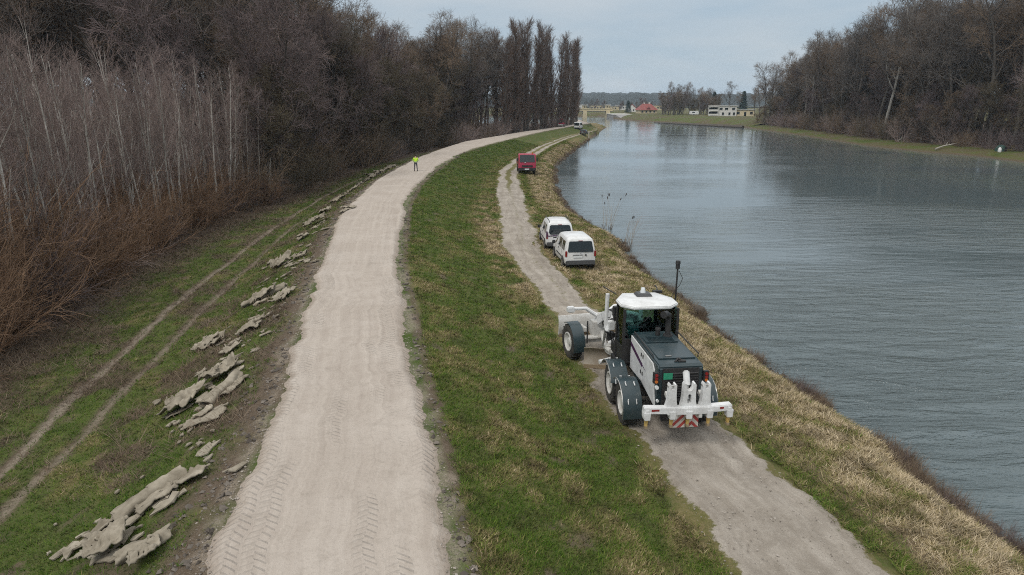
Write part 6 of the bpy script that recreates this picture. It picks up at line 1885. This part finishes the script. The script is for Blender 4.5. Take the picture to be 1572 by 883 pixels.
# bridge: deck with railing, two gate piers with tower houses
bx, by = 72.0, 521.0
br = thing('weir_bridge', 'cream weir bridge with two tower piers beyond the river bend', 'bridge', (bx, by, 0), (0, 0, R(3)))
m = MB(); m.box((-42, 0, 5.2), (88, 4.5, 1.5)); m.box((-42, -2.35, 6.1), (88, 0.25, 0.5)); m.build('deck', CREAM, br)
m = MB(); m.box((-42, 0, 4.25), (88, 3.6, 0.4)); m.build('deck_beam', CONC, br)
for x in (-1.5, -18.5, -36.0, -54.0):
    m = MB(); m.box((x, 0.2, 1.8), (3.2, 7, 5.4), taper=(0.9, 0.9)); p_ = m.build('pier', CREAM if x > -30 else CONC, br, 0.1)
    m = MB(); m.box((x, 0, 7.3), (3.0, 4.8, 2.7)); m.build('tower_house', CREAM, p_, 0.05)
    m = MB(); m.box((x, 0, 8.8), (4.2, 5.8, 0.4)); m.build('tower_roof', WALLW, p_)
    for dx in (-0.7, 0.7):
        m = MB(); m.box((x + dx, -2.42, 7.4), (0.7, 0.1, 1.0)); m.build('window', DGLASS, p_)
rl = MB()
for i in range(45):
    rl.cyl((-85 + i * 2, -2.3, 6.3), (-85 + i * 2, -2.3, 7.2), 0.05, n=5)
rl.box((-42, -2.3, 7.2), (88, 0.08, 0.08)); rl.box((-42, -2.3, 6.8), (88, 0.05, 0.05))
rl.build('railing', CONC, br)
# quay wall and slipway by the bridge
qw = thing('quay_wall', 'grey concrete quay wall right of the weir bridge', 'wall', (77, 492, 0))
m = MB(); m.box((-1, 8, 1.0), (13, 34, 3.0)); m.build('wall_body', CONC, qw, 0.1)
m = MB(); m.box((-1, 8, 2.6), (13.6, 34.6, 0.25)); m.build('coping', WALLW, qw)
m = MB(); m.hexa([(-6, -40, -0.6), (6, -40, -0.6), (6, -10, 0.3), (-6, -10, 0.3), (-6, -40, 0.3), (6, -40, 0.3), (6, -10, 2.4), (-6, -10, 2.4)]); m.build('slipway', CONC, qw)
# low breakwater along the far shore
bw = thing('breakwater', 'long low dark stone breakwater before the grassy far shore', 'breakwater', (0, 0, 0))
m = MB(); m.tube([(75.5, 372, 0.0), (82, 349, .05), (89, 322, .05), (94.5, 303, .1), (97.5, 296, 0.1)], [.5, .8, .9, 1.0, .9], 6); m.build('stone_bank', ROCK, bw)
def windows(par, y, xs, zs, w, h, mat=None):
    for z in zs:
        for x in xs:
            m = MB(); m.box((x, y - 0.03, z), (w, 0.12, h)); f = m.build('window', DGLASS, par)
            m = MB(); m.box((x, y - 0.06, z - h / 2 - 0.06), (w + 0.2, 0.2, 0.1)); m.build('sill', WALLW, f)
# white villa with flat roofs and balcony bands
x, y = at(1107, 178, 3.0)
vl = thing('white_villa', 'white two-storey flat-roofed house on the terrace across the river', 'house', (x, y, 2.9), (0, 0, R(-6)), scale=(0.9, 0.9, 0.92))
m = MB(); m.box((0.5, 0, 3.0), (16, 9, 6.0)); wv = m.build('wall', WALLW, vl)
m = MB(); m.box((0.8, 0, 6.15), (17, 10, 0.35)); m.box((-6.0, -5.2, 3.1), (6.0, 2.2, 0.3)); m.box((-6.0, -5.2, 5.6), (6.0, 2.2, 0.25)); m.build('roof', WALLW, vl)
m = MB(); m.box((-6.0, -6.2, 3.6), (6.0, 0.15, 0.9)); m.box((-6, -6.2, 1.0), (6.2, 0.15, 0.9)); m.build('balcony', WALLW, vl)
m = MB(); m.box((-6.0, -4.53, 4.3), (5.2, 0.1, 1.9)); m.box((-6.0, -4.53, 1.7), (5.2, 0.1, 2.0)); m.build('balcony_glazing', DGLASS, vl)
windows(wv, -4.5, (-1.2, 2.2, 6.6), (4.4,), 1.9, 1.2)
windows(wv, -4.5, (0.2, 4.2, 7.0), (1.5,), 1.2, 1.5)
x, y = at(1141, 178, 3.0)
lo = thing('low_house', 'long low pale-yellow house right of the white villa', 'house', (x, y, 2.9), (0, 0, R(-8)))
m = MB(); m.box((0, 0, 1.7), (11, 8, 3.4)); wl = m.build('wall', WALLY, lo)
m = MB(); m.box((0, 0, 3.5), (11.8, 8.8, 0.3)); m.build('roof', FLAT, lo)
windows(wl, -4.0, (-3.6, 3.6), (1.8,), 1.5, 1.3)
m = MB(); m.box((0.2, -4.03, 1.2), (1.2, 0.1, 2.3)); m.build('door', DGLASS, lo)
st = thing('bank_steps', 'stone steps running down the grassy bank before the low house', 'steps', (x - 1.5, y - 17, 0.6), (0, 0, R(6)))
for i in range(9):
    m = MB(); m.box((0, i * 1.5, 0.1 + 0.26 * i), (2.2, 1.5, 0.5)); m.build('step', CONC, st)
# red-roofed house
x, y = at(992, 174, 3.0)
rh = thing('red_roofed_house', 'house with a large red hipped roof beside the quay', 'house', (x, y, 2.9), (0, 0, R(8)))
m = MB(); m.box((0, 0, 1.3), (13.0, 9, 2.6)); wr_ = m.build('wall', WALLY, rh)
m = MB(); m.box((0, 0, 4.6), (14.6, 10.6, 4.4), taper=(0.42, 0.05)); rf_ = m.build('roof', TILE, rh)
m = MB(); m.box((2.2, 0.6, 7.1), (0.9, 0.9, 1.5)); m.build('chimney', WALLW, rf_)
m = MB(); m.box((-1.6, 0.6, 7.0), (0.9, 0.9, 1.3)); m.build('chimney', WALLW, rf_)
m = MB(); m.prism([(-1.4, 3.4), (1.4, 3.4), (0, 5.0)], -5.0, -1.5, 'Y'); m.build('dormer', TILE, rf_)
windows(wr_, -4.5, (-4.5, -1.5, 1.5, 4.5), (1.3,), 1.2, 1.2)
x, y = at(974, 172, 3.0)
gh = thing('gabled_house', 'small white gabled house left of the red-roofed one', 'house', (x, y + 12, 2.9), (0, 0, R(-12)))
m = MB(); m.prism([(-3.2, 0), (3.2, 0), (3.2, 3.0), (0, 6.0), (-3.2, 3.0)], -4, 4, 'Y'); wg = m.build('wall', WALLW, gh)
m = MB(); m.prism([(-3.7, 2.7), (0, 6.15), (3.7, 2.7), (3.7, 3.0), (0, 6.5), (-3.7, 3.0)], -4.3, 4.3, 'Y'); m.build('roof', TILE, gh)
windows(wg, -4.0, (-1.4, 1.4), (1.6,), 1.0, 1.2)
for i, (px, w, h, py) in enumerate(((937, 15, 4.0, 168.5), (950, 11, 5.0, 168), (913, 14, 5.0, 167.5), (884, 10, 5.5, 167.5), (1012, 16, 5, 167))):
    x, y = at(px, py, 3.0); y = min(y, 760.0); x = (px - 786) / 1048 * y * 0.985
    b = thing('flat_building', ['pale flat-roofed shed nearest the right end of the bridge', 'pale flat-roofed building beside the lone conifer', 'white flat building behind the middle of the bridge', 'white flat building behind the poplar end of the bridge', 'white building behind the red roof'][i], 'building', (x, y, 2.9), (0, 0, R(4 * i - 8)))
    m = MB(); m.box((0, 0, h / 2), (w, 9, h)); wb = m.build('wall', WALLW if i % 2 else CREAM, b)
    m = MB(); m.box((0, 0, h + 0.2), (w + 0.8, 9.8, 0.4)); m.build('roof', FLAT, b)
    windows(wb, -4.5, [(-w / 2 + 2 + j * 3.0) for j in range(int((w - 2) / 3))], (h * 0.5,), 1.6, 1.3)
# moored white boat, caravan, kiosk
x, y = at(992, 184.5, 0.0)
bt = thing('moored_boat', 'white cabin boat moored by the slipway under the red roof', 'boat', (x, y, 0.0), (0, 0, R(65)))
secs = []
for q, w, zt in ((-2.6, 0.9, 0.9), (-1.0, 1.15, 0.85), (0.8, 1.1, 0.95), (2.2, 0.6, 1.15), (2.9, 0.05, 1.3)):
    secs.append([(w * a, q, z) for a, z in ((1, zt), (0.92, 0.3), (0.5, -0.25), (-0.5, -0.25), (-0.92, 0.3), (-1, zt))])
loft(secs).build('hull', WHITE, bt)
m = MB(); m.box((0, -0.1, 1.4), (1.5, 2.4, 1.0), taper=(0.8, 0.75)); cb = m.build('cabin', WHITE, bt, 0.06)
m = MB(); m.box((0, 0.98, 1.5), (1.2, 0.1, 0.4)); m.build('window', DGLASS, cb)
m = MB(); m.cyl((0, -0.6, 1.8), (0, -0.6, 3.4), 0.05, n=6); m.build('mast', STEEL, bt)
x, y = at(1065, 177, 3.0)
cv = thing('caravan', 'white caravan parked on the grass before the far tree clump', 'caravan', (x, y, 2.95), (0, 0, R(80)))
m = MB(); m.prism([(-2.6, 0.5), (2.6, 0.5), (2.8, 1.2), (2.5, 2.5), (-2.5, 2.5), (-2.8, 1.2)], -1.1, 1.1); m.build('body', WHITE, cv, 0.12)
for s in (-1, 1):
    m = MB(); m.box((s * 1.11, 0.3, 1.75), (0.06, 1.6, 0.6)); m.build('window', DGLASS, cv)
    m = MB(); m.cyl((s * 0.85, 0, 0.36), (s * 1.1, 0, 0.36), 0.36, n=12); m.build('wheel', RUBBER, cv)
for i, (px, py) in enumerate(((1073, 176), (915, 171), (926, 171))):
    x, y = at(px, py, 3.0) if i == 0 else ((px - 786) / 1048 * 530, 536)
    lp = thing('lamp_post', ['thin pale lamp post by the white caravan', 'thin pale mast behind the weir bridge, left one', 'thin pale mast behind the weir bridge, right one'][i], 'lamp post', (x, y, 2.9))
    m = MB(); m.cyl((0, 0, 0), (0, 0, 8.0 if i == 0 else 11), 0.11, 0.06, n=6); m.build('pole', STEEL, lp)
    m = MB(); m.box((0, -0.5, 8.0 if i == 0 else 11), (0.25, 1.2, 0.12)); m.build('lamp_head', STEEL, lp)

# conifers
k = NT('conifer_needles')
n = k.noise(k.objc(), 1.2, 4)
k.bsdf(k.mix(n, (0.010, 0.028, 0.024, 1), (0.035, 0.065, 0.045, 1)), 0.9); NEED = k.m
def conifer(x, y, z, h, r, label, seed):
    t = thing('conifer_tree', label, 'conifer', (x, y, z))
    g = np.random.default_rng(seed)
    m = MB(); m.cyl((0, 0, -.3), (0, 0, h * .9), .22, .05, n=7); m.build('trunk', MAT['bark_dark'], t)
    n = 2600
    q = g.random(n) ** 0.75; rad = r * (1 - q) ** 0.8 * (0.35 + 0.65 * np.sqrt(g.random(n))) * (0.8 + 0.35 * np.sin(q * 60)); a = g.random(n) * 6.283
    c = np.stack([rad * np.cos(a), rad * np.sin(a), 0.06 * h + q * h * 0.95 - rad * 0.25], 1)
    d = np.stack([np.cos(a), np.sin(a), -0.45 + 0.3 * g.standard_normal(n)], 1); d = unit(d); sdv = np.stack([-np.sin(a), np.cos(a), 0.4 * g.standard_normal(n)], 1)
    l = 0.06 * h * (0.6 + 0.8 * g.random(n)); w = l * 0.35
    V = np.stack([c - sdv * w[:, None], c + sdv * w[:, None], c + d * l[:, None] * 1.3], 1).reshape(-1, 3)
    mesh_obj('crown', np_mesh('crown', V, np.arange(n * 3).reshape(-1, 3), NEED), t)
x, y = at(964, 173, 3.0); conifer(x, y, 2.9, 9.2, 3.0, 'lone dark conifer between the bridge and the red roof', 1)
x, y = at(1140, 174, 3.0); conifer(x, y, 2.9, 15.5, 3.2, 'tall dark conifer behind the low yellow house', 2)
x, y = at(1095, 174, 3.0); conifer(x, y, 2.9, 15.0, 4.0, 'dark conifer behind the left end of the white villa', 3)
# far clump of bare trees and the single ones
def fm_():
    px = random.uniform(1010, 1092); y = random.uniform(432, 500)
    return ((px - 786) / 1048 * y * 0.985, y)
for x, y in spots(26, fm_, 4.0):
    px = x / (y * 0.985) * 1048 + 786
    plant('distant', x, y, 2.9, 'bare tree in the far clump between the red roof and the white villa', 'tree', 'far clump of bare trees across the river', random.uniform(0.55, 0.78) * np.interp(px, [1010, 1040, 1092], [0.62, 0.92, 0.86]))
for x, y in spots(34, fm_, 2.6):
    plant('dense', x, y - 8, 2.9, 'bushy bare tree at the foot of the far clump', 'tree', 'bushes at the foot of the far clump', random.uniform(0.45, 0.75))
for px, yy, s, lb in ((1111, 404, 0.70, 'tall bare spreading tree standing before the white villa'), (1128, 450, .5, 'smaller bare tree between the villa and the tall conifer'), (1152, 400, .55, 'bare tree at the water end of the low yellow house'), (1160, 372, .6, 'bare tree between the low house and the riverside wood'), (1168, 350, .65, 'bare tree where the terrace meets the riverside wood'), (1150, 430, .6, 'bare tree behind the low yellow house')):
    plant('distant', (px - 786) / 1048 * yy * 0.985, yy, 2.9, lb, 'tree', 'single trees around the far houses', s)
for i in range(26):
    px = random.uniform(860, 1010); yy = random.uniform(600, 860)
    plant('dense', (px - 786) / 1048 * yy, yy, 2.9, 'hazy bare tree standing far behind the weir bridge', 'tree', 'hazy trees behind the bridge', random.uniform(0.35, 0.6))
# wooded hills on the skyline
k = NT('hill_wood')
p = k.pos(); n = k.noise(p, 0.06, 5, 0.7)
k.bsdf(k.mix(n, (0.012, 0.020, 0.020, 1), (0.040, 0.048, 0.046, 1)), 0.95, 0, k.bump(n, 1.0, 4.0)); HW = k.m
for nm, Y0, hh, sd in (('hills', 1150, 17, 3), ('hills', 1750, 27, 8)):
    xs = np.arange(-1500, 1501, 6.0); ts = np.linspace(0, 1, 18)
    X_, T_ = np.meshgrid(xs, ts, indexing='ij')
    hgt = hh * (0.62 + 0.55 * fbm(X_ * 0.0035, X_ * 0, sd, 3)) * np.sin(np.pi * np.clip(T_ * 0.9 + 0.05, 0, 1)) ** 0.6
    can = 11.0 * fbm(X_ * 0.05, T_ * 14, sd + 1, 4) + 6.0 * vnoise(X_ * 0.14, T_ * 30, sd + 2)
    Z_ = 2.0 + hgt + can * sstep(0.03, 0.15, T_) - 2
    me = np_mesh(nm, np.stack([X_.ravel(), (Y0 + T_ * 300).ravel(), Z_.ravel()], 1), grid_faces(*X_.shape), HW, True)
    tag(mesh_obj('hills', me), kind='structure')

# ------------------------------------------------------------------ the air
hz = MB(); hz.box((0, 1650, 24.5), (7800, 4600, 55))
bmesh.ops.recalc_face_normals(hz.bm, faces=hz.bm.faces)
me = bpy.data.meshes.new('haze'); hz.bm.to_mesh(me); hz.bm.free()
hm = bpy.data.materials.new('haze'); hm.use_nodes = True; t = hm.node_tree; t.nodes.clear()
ho = t.nodes.new('ShaderNodeOutputMaterial'); hv = t.nodes.new('ShaderNodeVolumePrincipled')
hv.inputs['Color'].default_value = (0.72, 0.86, 1.0, 1); hv.inputs['Density'].default_value = 0.00015
t.links.new(hv.outputs[0], ho.inputs['Volume'])
me.materials.append(hm)
tag(mesh_obj('haze', me), kind='stuff')
